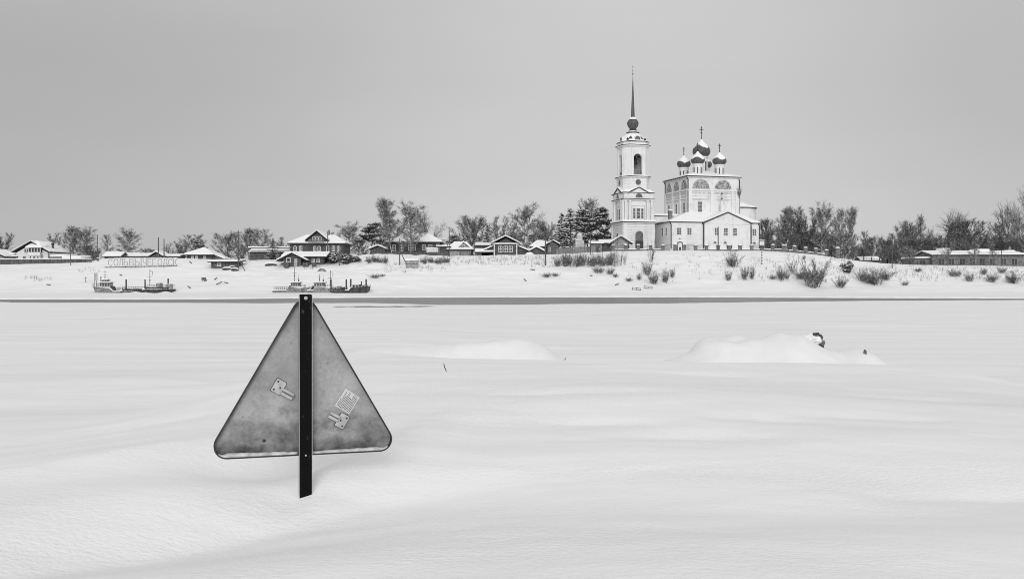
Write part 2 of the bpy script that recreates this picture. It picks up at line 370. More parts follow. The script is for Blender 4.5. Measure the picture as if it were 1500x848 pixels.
# overcast is darker to the left, brightest behind the church
dot = N.new('ShaderNodeVectorMath'); dot.operation = 'DOT_PRODUCT'
gd = Vector((0.10, 0.985, 0.05)).normalized(); dot.inputs[1].default_value = gd; L.new(tc.outputs['Generated'], dot.inputs[0])
glow = mrange(dot.outputs['Value'], 0.93, 1.0, 0.0, 0.06)
left = math_('ADD', mrange(xv, -0.5, 0.12, -0.10, 0.0), mrange(xv, 0.12, 0.5, 0.0, -0.04))
mp = N.new('ShaderNodeMapping'); mp.inputs['Scale'].default_value = (1.5, 1.5, 7.0); mp.inputs['Rotation'].default_value = (0, R(4), 0)
L.new(tc.outputs['Generated'], mp.inputs[0])
cn = N.new('ShaderNodeTexNoise'); cn.inputs['Scale'].default_value = 1.3; cn.inputs['Detail'].default_value = 4; L.new(mp.outputs[0], cn.inputs['Vector'])
cl = mrange(cn.outputs['Fac'], 0.3, 0.7, 0.965, 1.035, False)
tot = math_('MULTIPLY', math_('ADD', math_('ADD', band.outputs[0], glow), left), cl)
tot = math_('ADD', math_('MULTIPLY', tot, 9.5), math_('MULTIPLY', bw.outputs[0], 0.05))
L.new(tot, bg.inputs['Color'])
SC.view_settings.view_transform = 'Standard'; SC.view_settings.look = 'None'
SC.view_settings.exposure = 0; SC.view_settings.gamma = 1; SC.view_settings.use_curve_mapping = False
SC.cycles.max_bounces = 5; SC.cycles.diffuse_bounces = 3; SC.cycles.use_denoising = True; SC.cycles.pixel_filter_type = 'BLACKMAN_HARRIS'; SC.cycles.filter_width = 0.95
# ------------------------------------------------------------------ windows and small building parts
def face(rz, off):
    """matrix of a wall face: local x along the wall, y outward negative, turned by rz, off = distance of the wall from the centre"""
    return Matrix.Rotation(R(rz), 4, 'Z') @ Matrix.Translation((0, -off, 0))
def arch_pts(w, z0, z1, n=8):
    """arched outline (x,z): straight sides up to z1-w/2 then a half round"""
    r = w/2; zs = z1 - r
    return [(-r, z0), (r, z0)] + [(r*math.cos(math.pi*i/n), zs + r*math.sin(math.pi*i/n)) for i in range(n+1)]
def window(parent, Mx, cx, z0, z1, w, fm, gm, arch=False, fw=0.14, mull=(1, 1), sill=False, name='window', out=0.07):
    f = MB(); f.M = Mx @ Matrix.Translation((cx, 0, 0))
    g = MB(); g.M = f.M
    if not arch:
        f.box(-w/2-fw, -w/2, -out, 0.03, z0, z1); f.box(w/2, w/2+fw, -out, 0.03, z0, z1)
        f.box(-w/2-fw, w/2+fw, -out-0.012, 0.03, z1, z1+fw); f.box(-w/2-fw*1.3, w/2+fw*1.3, -out-0.05, 0.03, z0-fw, z0)
        g.box(-w/2, w/2, -0.02, 0.02, z0, z1)
    else:
        a = arch_pts(w, z0, z1); b = [(x*(1+2*fw/w), (z0-fw if z == z0 else (z1-w/2)+(z-(z1-w/2))*(1+2*fw/w))) for x, z in a]
        n = len(a); vs = [(x, -out, z) for x, z in a] + [(x, -out, z) for x, z in b] + [(x, 0.03, z) for x, z in b]
        f.add(vs, [(i, (i+1) % n, n+(i+1) % n, n+i) for i in range(n)] + [(n+i, n+(i+1) % n, 2*n+(i+1) % n, 2*n+i) for i in range(n)])
        g.ext_y(a, -0.02, 0.02)
    mw = 0.045
    for k in range(1, mull[0]+1):
        x = -w/2 + w*k/(mull[0]+1); f.box(x-mw, x+mw, -0.045, 0.0, z0, z1 - (w*0.08 if arch else 0))
    for k in range(1, mull[1]+1):
        z = z0 + (z1-z0)*k/(mull[1]+1); f.box(-w/2, w/2, -0.041, 0.0, z-mw, z+mw)
    o = f.build(name, fm, parent); g.build('pane', gm, o)
    return o
def lunette(parent, Mx, cx, z, r, fm, gm, rz=None, fw=0.12, name='window'):
    rz = rz or r; n = 14
    f = MB(); f.M = Mx @ Matrix.Translation((cx, 0, z)); g = MB(); g.M = f.M
    a = [(r*math.cos(math.pi*i/n), rz*math.sin(math.pi*i/n)) for i in range(n+1)]
    b = [((r+fw)*math.cos(math.pi*i/n), (rz+fw)*math.sin(math.pi*i/n)) for i in range(n+1)]
    m = n+1; vs = [(x, -0.10, q) for x, q in a] + [(x, -0.10, q) for x, q in b] + [(x, 0.03, q) for x, q in b] + [(x, 0.03, q) for x, q in a]
    fs = []
    for i in range(n): fs += [(i, i+1, m+i+1, m+i), (m+i, m+i+1, 2*m+i+1, 2*m+i), (i, i+1, 3*m+i+1, 3*m+i)]
    f.add(vs, fs); f.box(-r-fw, r+fw, -0.13, 0.03, -fw, -0.004)
    g.ext_y(a, -0.03, 0.02)
    o = f.build(name, fm, parent); g.build('pane' if name == 'window' else 'fresco', gm, o)
def disc(parent, Mx, cx, z, r, fm, gm):
    f = MB(); f.M = Mx @ Matrix.Translation((cx, 0, z)); g = MB(); g.M = f.M; n = 18
    a = [(r*math.cos(2*math.pi*i/n), r*math.sin(2*math.pi*i/n)) for i in range(n)]
    b = [(x*1.18, q*1.18) for x, q in a]
    f.add([(x, -.08, q) for x, q in a]+[(x, -.08, q) for x, q in b]+[(x, .03, q) for x, q in b],
          [(i, (i+1) % n, n+(i+1) % n, n+i) for i in range(n)]+[(n+i, n+(i+1) % n, 2*n+(i+1) % n, 2*n+i) for i in range(n)])
    g.ext_y(a, -0.02, 0.02)
    o = f.build('round_window', fm, parent); g.build('pane', gm, o)
def sq(a, b=None):
    b = a if b is None else b
    return [(-a, -b), (a, -b), (a, b), (-a, b)]
def octa(a, c):
    return [(-a+c, -a), (a-c, -a), (a, -a+c), (a, a-c), (a-c, a), (-a+c, a), (-a, a-c), (-a, -a+c)]
def scale_poly(p, k): return [(x*k, y*k) for x, y in p]
def cornice(parent, poly, z, out, h=0.35, snow=0.22):
    """moulded stone band round a plan with a dark metal drip edge and snow lying on it"""
    r = max(abs(x) for x, _ in poly); k = (r+out)/r
    MB().prism(scale_poly(poly, 1+(k-1)*0.35), z, z+h*0.45, scale_poly(poly, 1+(k-1)*0.6)).prism(scale_poly(poly, k*0.998), z+h*0.45, z+h).build('cornice', M['plaster'], parent)
    MB().prism(scale_poly(poly, k*1.012), z+h+0.004, z+h+0.16).build('drip_edge', M['metal'], parent)
    if snow: MB().prism(scale_poly(poly, k*1.0), z+h+0.164, z+h+0.164+snow, scale_poly(poly, k*0.975)).build('snow_cover', M['snow'], parent)
def cross(parent, z, h, cx=0, cy=0, t=0.07):
    m = MB(); m.box(cx-t, cx+t, cy-t, cy+t, z, z+h)
    m.box(cx-h*.17, cx+h*.17, cy-t*.8, cy+t*.8, z+h*.72, z+h*.72+2*t); m.box(cx-h*.09, cx+h*.09, cy-t*.8, cy+t*.8, z+h*.86, z+h*.86+1.6*t)
    m.add([(cx-h*.1, cy-t*.8, z+h*.52), (cx+h*.1, cy-t*.8, z+h*.46), (cx+h*.1, cy+t*.8, z+h*.46), (cx-h*.1, cy+t*.8, z+h*.52),
           (cx-h*.1, cy-t*.8, z+h*.52+1.6*t), (cx+h*.1, cy-t*.8, z+h*.46+1.6*t), (cx+h*.1, cy+t*.8, z+h*.46+1.6*t), (cx-h*.1, cy+t*.8, z+h*.52+1.6*t)],
          [(0,3,2,1),(4,5,6,7),(0,1,5,4),(1,2,6,5),(2,3,7,6),(3,0,4,7)])
    m.lathe([(0.01, z-0.25), (0.2, z-0.15), (0.24, z), (0.2, z+0.15), (0.01, z+0.25)], 10, cx, cy)
    return m.build('cross', M['metal'], parent)
ONION = [(0.60, 0.0), (0.80, 0.07), (0.95, 0.17), (1.0, 0.29), (0.97, 0.40), (0.86, 0.52), (0.68, 0.63), (0.47, 0.73), (0.28, 0.82), (0.14, 0.90), (0.05, 1.0)]
def onion(parent, cx, cy, z, r, h, rd, zd, crossh, seed, cap0=0.38):
    """drum, onion dome, ragged snow cap and cross of one cupola"""
    d = MB(); d.lathe([(rd, zd), (rd, z-0.5), (rd*1.12, z-0.35), (rd*1.12, z-0.1), (rd*1.0, z+0.05)], 20, cx, cy)
    dr = d.build('drum', M['plaster'], parent)
    w = MB()
    for k in range(8):
        a = 2*math.pi*(k+.4)/8; w.M = Matrix.Translation((cx, cy, 0)) @ Matrix.Rotation(a, 4, 'Z')
        w.box(-0.16*rd/1.3, 0.16*rd/1.3, -rd-0.03, -rd+0.2, zd+(z-zd)*.30, zd+(z-zd)*.75)
    w.build('slit_window', M['glass'], dr)
    MB().lathe([(r*a, z+h*b) for a, b in ONION], 28, cx, cy).build('dome', M['dome'], parent, True)
    rng = random.Random(seed); n = 36; rings = []
    lo = [cap0 + 0.09*rng.random() + 0.10*math.sin(3*2*math.pi*i/n + seed) for i in range(n)]
    # snow cap: follows the dome, lower edge ragged, thicker towards the tip
    zs = [b for a, b in ONION]; rs = [a for a, b in ONION]
    for s in [0, .12, .3, .5, .7, .85, 1.0]:
        rr = []
        for i in range(n):
            b = lo[i] + (1.01-lo[i])*s; a = float(np.interp(b, zs, rs))
            k = r*a + (0.02 + 0.10*min(1, s*6)); ang = 2*math.pi*i/n
            rr.append((cx+k*math.cos(ang), cy+k*math.sin(ang), z+h*b+0.06))
        rings.append(rr)
    MB().loft(rings).build('snow_cap', M['snow'], parent, True)
    cross(parent, z+h+0.05, crossh, cx, cy)
def pipe(parent, x, y, z0, z1, r=0.13):
    m = MB(); m.tube((x, y, z0), (x, y, z1-0.5), r, r, 8); m.tube((x, y, z1-0.52), (x-0.25, y+0.25, z1), r, r, 8)
    m.box(x-.3, x+.05, y-.05, y+.3, z1, z1+.3)
    return m.build('drainpipe', M['metal'], parent)
TH = 15.0
# ------------------------------------------------------------------ cathedral
GZC = 11.45
cath = thing('cathedral', 'white cathedral with five dark snow capped onion domes and a low gabled annex in front', 'church', (X(1027.5, 280), 280, GZC), R(TH))
S = 7.65; HE = 19.9
c = cath
MB().box(-S, S, -S, S, -2, HE).build('main_wall', M['plaster'], c)
pl = MB()
for fz in (0, -90, 90):
    pl.M = face(fz, S)
    for x in ((-S+.5, .55), (S-.55, .55), (-0.5, .5), (5.55, .3)) if fz == 0 else ((-S+.5, .45), (S-.5, .45), (-2.3, .4), (2.6, .4)):
        pl = MB(); pl.M = face(fz, S); pl.box(x[0]-x[1], x[0]+x[1], -0.22, 0.05, 0, 16.2); pl.build('pilaster', M['plaster'], c)
for z, o, h in ((16.15, .30, .30), (14.7, .16, .16), (13.9, .2, .12)):
    MB().prism(sq(S+o), z, z+h).build('string_course', M['plaster'], c)
dg = MB()
for k in range(40):
    for fz in (0, -90):
        dg.M = face(fz, S+.02); x = -S+0.3+k*0.385
        dg.box(x-.1, x+.1, -0.16, 0.03, 15.35, 15.75)
dg.build('dentil_frieze', M['plaster_grey'], c)
MB().prism(sq(S+.35), HE-.25, HE).build('cornice', M['plaster'], c)
MB().prism(sq(S+.6), HE+.004, HE+.16).build('roof_edge', M['metal'], c)
MB().prism(sq(S+.5), HE+.164, HE+.5, sq(S+.3)).prism(sq(S+.295), HE+.5, HE+2.5, sq(0.9)).build('snow_roof', M['snow'], c)
F0, FL = face(0, S), face(-90, S)
lunette(c, F0, -3.85, 16.62, 2.55, M['trim'], M['fresco'], 2.6, 0.2, 'painted_lunette')
lunette(c, F0, 2.75, 16.62, 2.5, M['trim'], M['fresco'], 2.5, 0.2, 'painted_lunette')
for x in (-5.2, -0.1, 4.9): lunette(c, FL, -x, 16.62, 1.95, M['trim'], M['fresco'], 2.55, 0.2, 'painted_lunette')
window(c, F0, -4.15, 9.4, 13.1, 1.1, M['trim'], M['church_glass'], fw=.28, mull=(1, 3))
window(c, F0, 2.45, 9.4, 13.1, 1.1, M['trim'], M['church_glass'], fw=.28, mull=(1, 3))
for x in (-5.2, -0.1, 4.9): window(c, FL, -x, 9.0, 13.0, .9, M['plaster'], M['church_glass'], True, fw=.35, mull=(0, 3))
wd = MB()                                    # shallow panels under the cornice
for x, w in ((-4.0, 4.2), (2.6, 3.6)):
    wd = MB(); wd.M = F0
    wd.box(x-w/2, x+w/2, -.1, .02, 13.55, 13.68)
    wd.build('panel_moulding', M['plaster_grey'], c)
for i, (x, y) in enumerate(((-3.3, -4.5), (3.3, -4.5), (-3.3, 4.5), (3.3, 4.5))):
    onion(c, x, y, 23.75, 1.95, 3.4, 1.35, 19.9, 2.4, i+2)
onion(c, 0, 0, 26.4, 2.5, 4.85, 1.75, 20.5, 3.6, 9, 0.5)
pipe(c, -S-.05, -S-.1, 9.5, HE-.2, .15); pipe(c, -S-.1, S-.2, 4, HE-.2, .15); pipe(c, S+.05, -S-.1, 9.5, HE-.2, .15)
# ivy-like dry tree growing against the right corner is a thing of its own (see trees)
# apse
n = 14; ap = [(S-.2, -5.0)] + [(11.6+4.2*math.sin(math.pi*i/n), -1-4.2*math.cos(math.pi*i/n)) for i in range(n+1)] + [(S-.2, 3.4)]
MB().prism(ap, -1, 11.9).build('apse', M['plaster'], c)
apx = [(x+(.35 if x > S else 0), (y+1)*1.09-1) for x, y in ap]
MB().prism(apx, 11.904, 12.1).build('roof_edge', M['metal'], c)
MB().prism([(x+(.2 if x > S else 0), (y+1)*1.05-1) for x, y in ap], 12.104, 12.5, [(x+(-.1 if x > S else 0), (y+1)*.98-1) for x, y in ap]).prism([(x-(.15 if x > S else 0), (y+1)*.97-1) for x, y in ap], 12.5, 14.2, [(S-.2+(x-S)*.25, (y+1)*.35-1) for x, y in ap]).build('snow_roof', M['snow'], c)
# annex gallery
AX0, AX1, AY = -15.5, 10.5, -13.65; AH = 7.0
MB().box(AX0, AX1, AY, -S-.004, -2, AH).box(AX0, -S-.004, -S-.004, 6.5, -2, AH-.003).box(S+.004, AX1, -S-.004, -5.01, -2, AH-.003).build('annex_wall', M['plaster'], c)
MB().box(AX0-.12, AX1+.12, AY-.14, -S, -1.5, 1.25).build('plinth', M['plaster_grey'], c)
MB().box(AX0-.05, AX1+.05, AY-.09, -S, 2.75, 2.86).build('string_course', M['plaster'], c)
GX0, GX1, GXC = -5.9, 7.6, 0.85; GYF = AY-.45
MB().ext_y([(GX0, -2), (GX1, -2), (GX1, AH), (GXC, 9.75), (GX0, AH)], GYF, AY+.2).build('gable_wall', M['plaster'], c)
# roof of the annex: leans on the cube; hip to the left, lower wing to the right
e = .35
rf = MB(); sn = MB()
def roof_solid(m, dz, s):
    x0, x1, y0 = AX0-e*s, AX1+e*s, AY-e*s
    m.add([(x0, y0, AH+dz), (x1, y0, AH+dz), (S, -S, 9.6+dz), (-S, -S, 9.9+dz), (x0, 6.6, AH+dz), (-S, 6.6, 9.0+dz),
           (x0, y0, AH), (x1, y0, AH), (S, -S, AH), (-S, -S, AH), (x0, 6.6, AH), (-S, 6.6, AH), (x1, -5, AH+dz), (S, -5, 9.0+dz), (x1, -5, AH), (S, -5, AH)],
          [(0,1,2,3), (0,3,5,4), (0,6,7,1), (0,4,10,6), (4,5,11,10), (6,9,8,7), (6,10,11,9), (1,12,13,2), (1,7,14,12), (12,14,15,13), (7,8,15,14)])
roof_solid(rf, 0.12, 1.0); rf.build('annex_roof', M['metal'], c)
sn.M = Matrix.Translation((0, 0, .125)); roof_solid(sn, 0.30, 0.85)
sn.M = Matrix.Identity(4)
t_ = .34
sn.add([(GX0-.1, GYF-.2, AH+.16), (GXC, GYF-.2, 9.75+.2), (GX1+.1, GYF-.2, AH+.16), (GX0-.1, GYF-.2, AH+.16+t_), (GXC, GYF-.2, 9.75+.2+t_), (GX1+.1, GYF-.2, AH+.16+t_),
        (GXC, -S, 10.0), (GXC, -S, 10.0+t_), (GX0-.1, AY+3, AH+.9), (GX1+.1, AY+3, AH+.9), (GX0-.1, AY+3, AH+.9+t_), (GX1+.1, AY+3, AH+.9+t_)],
       [(0,1,4,3), (1,2,5,4), (3,4,7,10), (4,5,11,7), (0,3,10,8), (2,9,11,5), (0,8,6,1), (1,6,9,2)])
sn.build('snow_roof', M['snow'], c)
ge = MB()
for xa, za, xb, zb in ((GX0-.45, AH-.18, GXC, 9.75), (GXC, 9.75, GX1+.45, AH-.18)):
    ge.add([(xa, GYF-.38, za), (xb, GYF-.38, zb), (xb, GYF-.38, zb+.22), (xa, GYF-.38, za+.22), (xa, AY+.4, za), (xb, AY+.4, zb), (xb, AY+.4, zb+.22), (xa, AY+.4, za+.22)],
           [(0,1,2,3), (4,7,6,5), (0,4,5,1), (3,2,6,7), (0,3,7,4), (1,5,6,2)])
ge.build('gable_roof_edge', M['metal'], c)
FA = face(0, -AY); FG = face(0, -GYF)
for x in (-13.05, -10.1): window(c, FA, x, 3.75, 5.5, 1.15, M['trim'], M['church_glass'], fw=.16, mull=(1, 2))
for x in (-2.4, 0.3, 3.0): window(c, FG, x, 3.75, 5.6, 1.05, M['trim'], M['church_glass'], fw=.16, mull=(1, 2))
window(c, FA, 9.0, 3.75, 5.5, 1.1, M['trim'], M['church_glass'], fw=.14, mull=(1, 2))
for x in (-2.9, 0.1): lunette(c, FG, x, 1.55, .42, M['plaster_grey'], M['church_glass'])
lunette(c, FA, 9.0, 1.55, .42, M['plaster_grey'], M['church_glass'])
window(c, FA, -9.9, .1, 1.15, 1.0, M['plaster_grey'], M['glass'], fw=.1, mull=(1, 0), name='cellar_window', out=.2)
window(c, FG, 1.3, .05, 1.1, 1.5, M['plaster_grey'], M['glass'], fw=.1, mull=(1, 0), name='cellar_window', out=.2)
window(c, FA, 9.2, .05, 1.1, .9, M['plaster_grey'], M['glass'], fw=.1, mull=(0, 0), name='cellar_window', out=.2)
FW = Matrix.Rotation(R(-90), 4, 'Z') @ Matrix.Translation((0, AX0, 0))
for y in (-11.0, -8.5, -3.0): window(c, FW, -y, 3.7, 5.6, .75, M['trim'], M['church_glass'], fw=.12, mull=(0, 2))
ph = MB()                                     # flat pilaster strips on the gable
for x in (-4.4, -1.05, 1.65, 4.4, 6.2):
    ph = MB(); ph.M = FG; ph.box(x-.22, x+.22, -.08, .02, 1.4, 6.6); ph.build('pilaster', M['plaster'], c)
ph = MB(); ph.M = FG; ph.box(GX0+.2, GX1-.2, -.12, .02, 6.62, 6.8)
ph.build('string_course', M['plaster'], c)
pipe(c, AX0+.1, AY-.2, 0, AH-.1, .14); pipe(c, GX0-.2, AY-.25, 0, AH-.1, .14); pipe(c, GX1+.3, AY-.25, 0, AH-.1, .17); pipe(c, AX1-.05, AY-.2, 0, AH-.1, .12)
MB().box(-15.2, -S-.01, -1.4, 6.4, AH-.5, 9.4).build('gallery_wall', M['plaster'], c)
MB().box(-15.5, -S-.01, -1.7, 6.6, 9.404, 9.5).build('gallery_roof', M['metal'], c)
MB().prism([(-15.45, -1.65), (-S-.01, -1.65), (-S-.01, 6.55), (-15.45, 6.55)], 9.504, 10.1, [(-15.2, -1.2), (-S-.01, -1.2), (-S-.01, 6.3), (-15.2, 6.3)]).build('gallery_snow', M['snow'], c)
MB().box(-13.6, -12.7, -8.6, -7.7, AH+.5, AH+3.4).build('chimney', M['brick'], c)
MB().box(-13.7, -12.6, -8.7, -7.6, AH+3.404, AH+3.7).build('chimney_cap', M['snow'], c)
# small cross gable niche standing on the roof ridge
MB().box(1.55, 2.35, AY+4.6, AY+5.4, 9.4, 12.2).lathe([(.5, 12.2), (.55, 12.6), (.1, 13.4), (.04, 14.0)], 10, 1.95, AY+5).build('roof_turret', M['plaster'], c)
cross(c, 14.0, 1.8, 1.95, AY+5, .05)

# ------------------------------------------------------------------ bell tower
tow = thing('bell_tower', 'tall white tiered bell tower with arched belfry, dark bulb and needle spire', 'bell tower', (X(927, 270), 270, 11.45), R(TH))
t = tow
A1, A2 = 4.35, 4.1
H1, H2, H3, H4, H5 = 6.75, 13.0, 14.85, 19.5, 28.0
MB().prism(sq(A1), -2, H1).build('lower_tier', M['plaster'], t)
rs = MB()
for k in range(14):
    z = 0.9 + k*0.42; rs.prism(sq(A1+.11), z, z+.31)
rs.build('rustication', M['plaster'], t)
pq = MB()
for fz in (0, -90, 90):
    pq.M = face(fz, A1)
    for x in (-A1+.45, A1-.45):
        pq = MB(); pq.M = face(fz, A1); pq.box(x-.42, x+.42, -.24, .02, -1, H1-.01); pq.build('pilaster', M['plaster'], t)
MB().prism(sq(A1+.2), -1.5, .85).build('plinth', M['plaster_grey'], t)
cornice(t, sq(A1), H1, .55, .3, .5)
dM = face(0, A1+.11)
dr = MB(); dr.M = dM; dr.ext_y(arch_pts(2.3, 0, 4.9), -.12, .05); o = dr.build('door', M['church_glass'], t)
dl = MB(); dl.M = dM; dl.box(-1.15, -.03, -.16, -.125, 0, 2.2); dl.box(.03, 1.15, -.16, -.125, 0, 2.2); dl.build('door_leaf', M['metal'], o)
ar = arch_pts(2.3, 0, 4.9, 12)[1:]
tr = MB(); tr.M = dM
for i in range(len(ar)-1):
    (xa, za), (xb, zb) = ar[i], ar[i+1]
    tr.tube((xa*1.08, -.1, za), (xb*1.08, -.1, zb if i else zb), .12, .12, 5)
tr.tube((-1.24, -.1, 0), (-1.24, -.1, 3.75), .12, .12, 5); tr.build('door_trim', M['trim'], o)
window(t, face(-90, A1+.11), 0, 1.2, 4.4, 1.1, M['trim'], M['church_glass'], True, mull=(0, 2))
window(t, face(90, A1+.11), 0, 1.2, 4.4, 1.1, M['trim'], M['church_glass'], True, mull=(0, 2))
# second tier with columns
MB().prism(sq(A2-.25), H1+.3, H2).build('middle_tier', M['plaster'], t)
base = MB(); cap = MB()
for fz in (0, -90, 90, 180):
    for x in (-3.75, -2.55, 2.55, 3.75):
        cb = MB(); cb.M = face(fz, A2-.25)
        cb.lathe([(.42, H1+.85), (.42, H1+1.1), (.34, H1+1.2), (.30, H2-.5), (.40, H2-.35), (.42, H2-.02)], 12, x, -.42)
        cb.build('column', M['plaster'], t)
    base.M = face(fz, A2-.25)
    for x in (-3.15, 3.15):
        base = MB(); base.M = face(fz, A2-.25); base.box(x-1.05, x+1.05, -.85, .02, H1+.5, H1+.84); base.build('column_base', M['plaster'], t)
for fz in (0, -90):
    fm = face(fz, A2-.25)
    for x, w in ((-1.15, .62), (0, .95), (1.15, .62)): window(t, fm, x, H1+1.4, H1+4.1, w, M['trim'], M['church_glass'], fw=.16, mull=(0, 2))
    p_ = MB(); p_.M = fm; p_.box(-1.9, 1.9, -.08, .02, H2-1.5, H2-1.35); p_.box(-1.9, -1.75, -.08, .02, H1+1, H2-1.5); p_.box(1.75, 1.9, -.08, .02, H1+1, H2-1.5); p_.build('panel_moulding', M['plaster_grey'], t)
cornice(t, sq(A2+.05), H2, .35, .3, 0)
MB().prism(sq(A2+.02), H2+.4, H3-.1).build('entablature', M['plaster'], t)
cornice(t, sq(A2+.05), H3-.1, .3, .2, .3)
for fz in (0, -90, 90, 180):
    m = MB(); m.M = face(fz, A2+.12); m.ext_y([(-2.75, H2+.42), (2.75, H2+.42), (2.75, H3), (0, H3+1.55), (-2.75, H3)], -.12, 2.6); po = m.build('pediment', M['plaster'], t)
    m = MB(); m.M = face(fz, A2+.12)
    for xa, za, xb, zb in ((-3.1, H3+.0, 0, H3+1.55), (0, H3+1.55, 3.1, H3+.0)):
        m.add([(xa, -.35, za), (xb, -.35, zb), (xb, -.35, zb+.18), (xa, -.35, za+.18), (xa, 2.5, za), (xb, 2.5, zb), (xb, 2.5, zb+.18), (xa, 2.5, za+.18)], [(0,1,2,3),(4,7,6,5),(0,4,5,1),(3,2,6,7),(0,3,7,4),(1,5,6,2)])
    m.build('pediment_edge', M['metal'], po)
    m = MB(); m.M = face(fz, A2+.12)
    for xa, za, xb, zb in ((-2.9, H3+.3, 0, H3+1.74), (0, H3+1.74, 2.9, H3+.3)):
        m.add([(xa, -.2, za), (xb, -.2, zb), (xb, -.2, zb+.3), (xa, -.2, za+.3), (xa, 2.7, za), (xb, 2.7, zb), (xb, 2.7, zb+.3), (xa, 2.7, za+.3)], [(0,1,2,3),(4,7,6,5),(0,4,5,1),(3,2,6,7),(0,3,7,4),(1,5,6,2)])
    m.build('snow_cover', M['snow'], po)
    if fz in (0, -90): lunette(t, face(fz, A2+.24), 0, H2+.75, 1.0, M['trim'], M['church_glass'], 1.15, .14)
# third stage
B3 = octa(3.75, 1.4)
MB().prism(sq(A2), H3+.3, H3+1.1, sq(3.7)).build('snow_cover', M['snow'], t)
MB().prism(B3, H3, H4).build('clock_stage', M['plaster'], t)
for k in range(5):
    pass
bd = MB()
for z in (16.6, 17.4, 18.2): bd.prism(scale_poly(B3, 1.012), z, z+.5)
bd.build('rustication', M['plaster'], t)
for fz in (0, -90, 90): disc(t, face(fz, 3.79), 0, 17.9, .78, M['trim'], M['church_glass'])
cornice(t, B3, H4-.45, .45, .3, .14)
# belfry: walls with real arched openings
B4 = 3.6; CH = 1.45; fwid = 2*(B4-CH); ow = 2.35; z0, zs, z1 = H4+.1, H4+4.9, H4+7.9
for fz in (0, 90, 180, 270):
    m = MB(); m.M = face(fz, B4)
    m.box(-fwid/2, -ow/2, 0, .7, z0, z1); m.box(ow/2, fwid/2, 0, .7, z0, z1); m.box(-ow/2, ow/2, .002, .698, z0, z0+.35)
    nA = 12; r = ow/2
    pts = [(-r*math.cos(math.pi*i/nA), zs+r*math.sin(math.pi*i/nA)) for i in range(nA+1)]
    for i in range(nA):
        (xa, za), (xb, zb) = pts[i], pts[i+1]
        m.add([(xa, 0, za), (xb, 0, zb), (xb, 0, z1), (xa, 0, z1), (xa, .7, za), (xb, .7, zb), (xb, .7, z1), (xa, .7, z1)], [(0,1,2,3),(4,7,6,5),(0,4,5,1)])
    m.build('belfry_wall', M['plaster'], t)
    m = MB(); m.M = Matrix.Rotation(R(fz+45), 4, 'Z')
    d_ = (2*B4-CH)/math.sqrt(2); wd_ = CH*math.sqrt(2)/2
    m.add([(-wd_, -d_, z0), (wd_, -d_, z0), (wd_*.6, -d_+.7, z0), (-wd_*.6, -d_+.7, z0), (-wd_, -d_, z1), (wd_, -d_, z1), (wd_*.6, -d_+.7, z1), (-wd_*.6, -d_+.7, z1)],
          [(0,3,2,1),(4,5,6,7),(0,1,5,4),(1,2,6,5),(2,3,7,6),(3,0,4,7)])
    m.build('belfry_pier', M['plaster'], t)
    m = MB(); m.M = face(fz, B4)
    for x in (-1.62, 1.62):
        m = MB(); m.M = face(fz, B4); m.box(x-.26, x+.26, -.16, .02, z0, z1-.45); m.box(x-.34, x+.34, -.24, .02, z1-.45, z1-.2); m.build('pilaster', M['plaster'], t)
    m = MB(); m.M = face(fz, B4)
    m.box(-ow/2, ow/2, .3, .36, z0+1.25, z0+1.35); m.box(-ow/2, ow/2, .3, .36, z0+.8, z0+.86)
    for k in range(7): m.box(-ow/2+.1+k*.36, -ow/2+.16+k*.36, .31, .35, z0+.35, z0+1.25)
    m.build('railing', M['metal'], t)
MB().prism(octa(3.4, 1.3), z0-.02, z0+.3).build('belfry_floor', M['board_dark'], t)
MB().prism(octa(3.4, 1.3), z1-1.0, z1-.1).build('belfry_ceiling', M['board_dark'], t)
bm_ = MB(); bm_.box(-2.8, 2.8, -.15, .15, z1-2.4, z1-2.1); bm_.box(-.15, .15, -2.8, 2.8, z1-2.72, z1-2.42); bm_.tube((-.6, -.6, z0), (-.6, -.6, z1-2), .09, .09, 6)
bm_.build('bell_frame', M['board_dark'], t)
for x, y, s in ((0.3, -.9, 1.0), (-.9, .5, .75), (1.3, .8, .6)):
    MB().lathe([(.05*s, z1-2.6), (.32*s, z1-2.7), (.42*s, z1-3.3), (.55*s, z1-3.9), (.75*s, z1-4.2)], 14, x, y).build('bell', M['metal'], t, True)
B4p = octa(B4, CH)
cornice(t, B4p, z1, .5, .45, .2)
MB().prism(B4p, z1+.45, z1+1.25).build('attic', M['plaster'], t)
cornice(t, B4p, z1+1.2, .25, .15, .15)
zr = z1+1.45
DP = [(3.55, 0), (3.3, .5), (2.95, 1.1), (2.35, 1.8), (1.7, 2.3), (1.35, 2.6)]
MB().lathe([(r, zr+z) for r, z in DP], 28).build('cap_roof', M['dome'], t, True)
rng = random.Random(4); n = 56; rings = []
lo = [0.16 + .50*max(0, math.sin(i*0.9)*math.sin(i*.37+.6))**.7 for i in range(n)]
for i in range(n):
    if rng.random() < .3: lo[i] += .12
for s in (0, .15, .4, .7, 1.0):
    rr = []
    for i in range(n):
        a = lo[i] + (1-lo[i])*s; z = a*2.6; r = float(np.interp(z, [q for _, q in DP], [p for p, _ in DP])) + .03 + .1*min(1, s*5)
        rr.append((r*math.cos(2*math.pi*i/n), r*math.sin(2*math.pi*i/n), zr+z+.04))
    rings.append(rr)
MB().loft(rings).build('snow_cap', M['snow'], t, True)
MB().lathe([(3.6, zr-.1), (3.75, zr+.1), (3.45, zr+.45), (3.2, zr+.75)], 28).build('snow_cover', M['snow'], t, True)
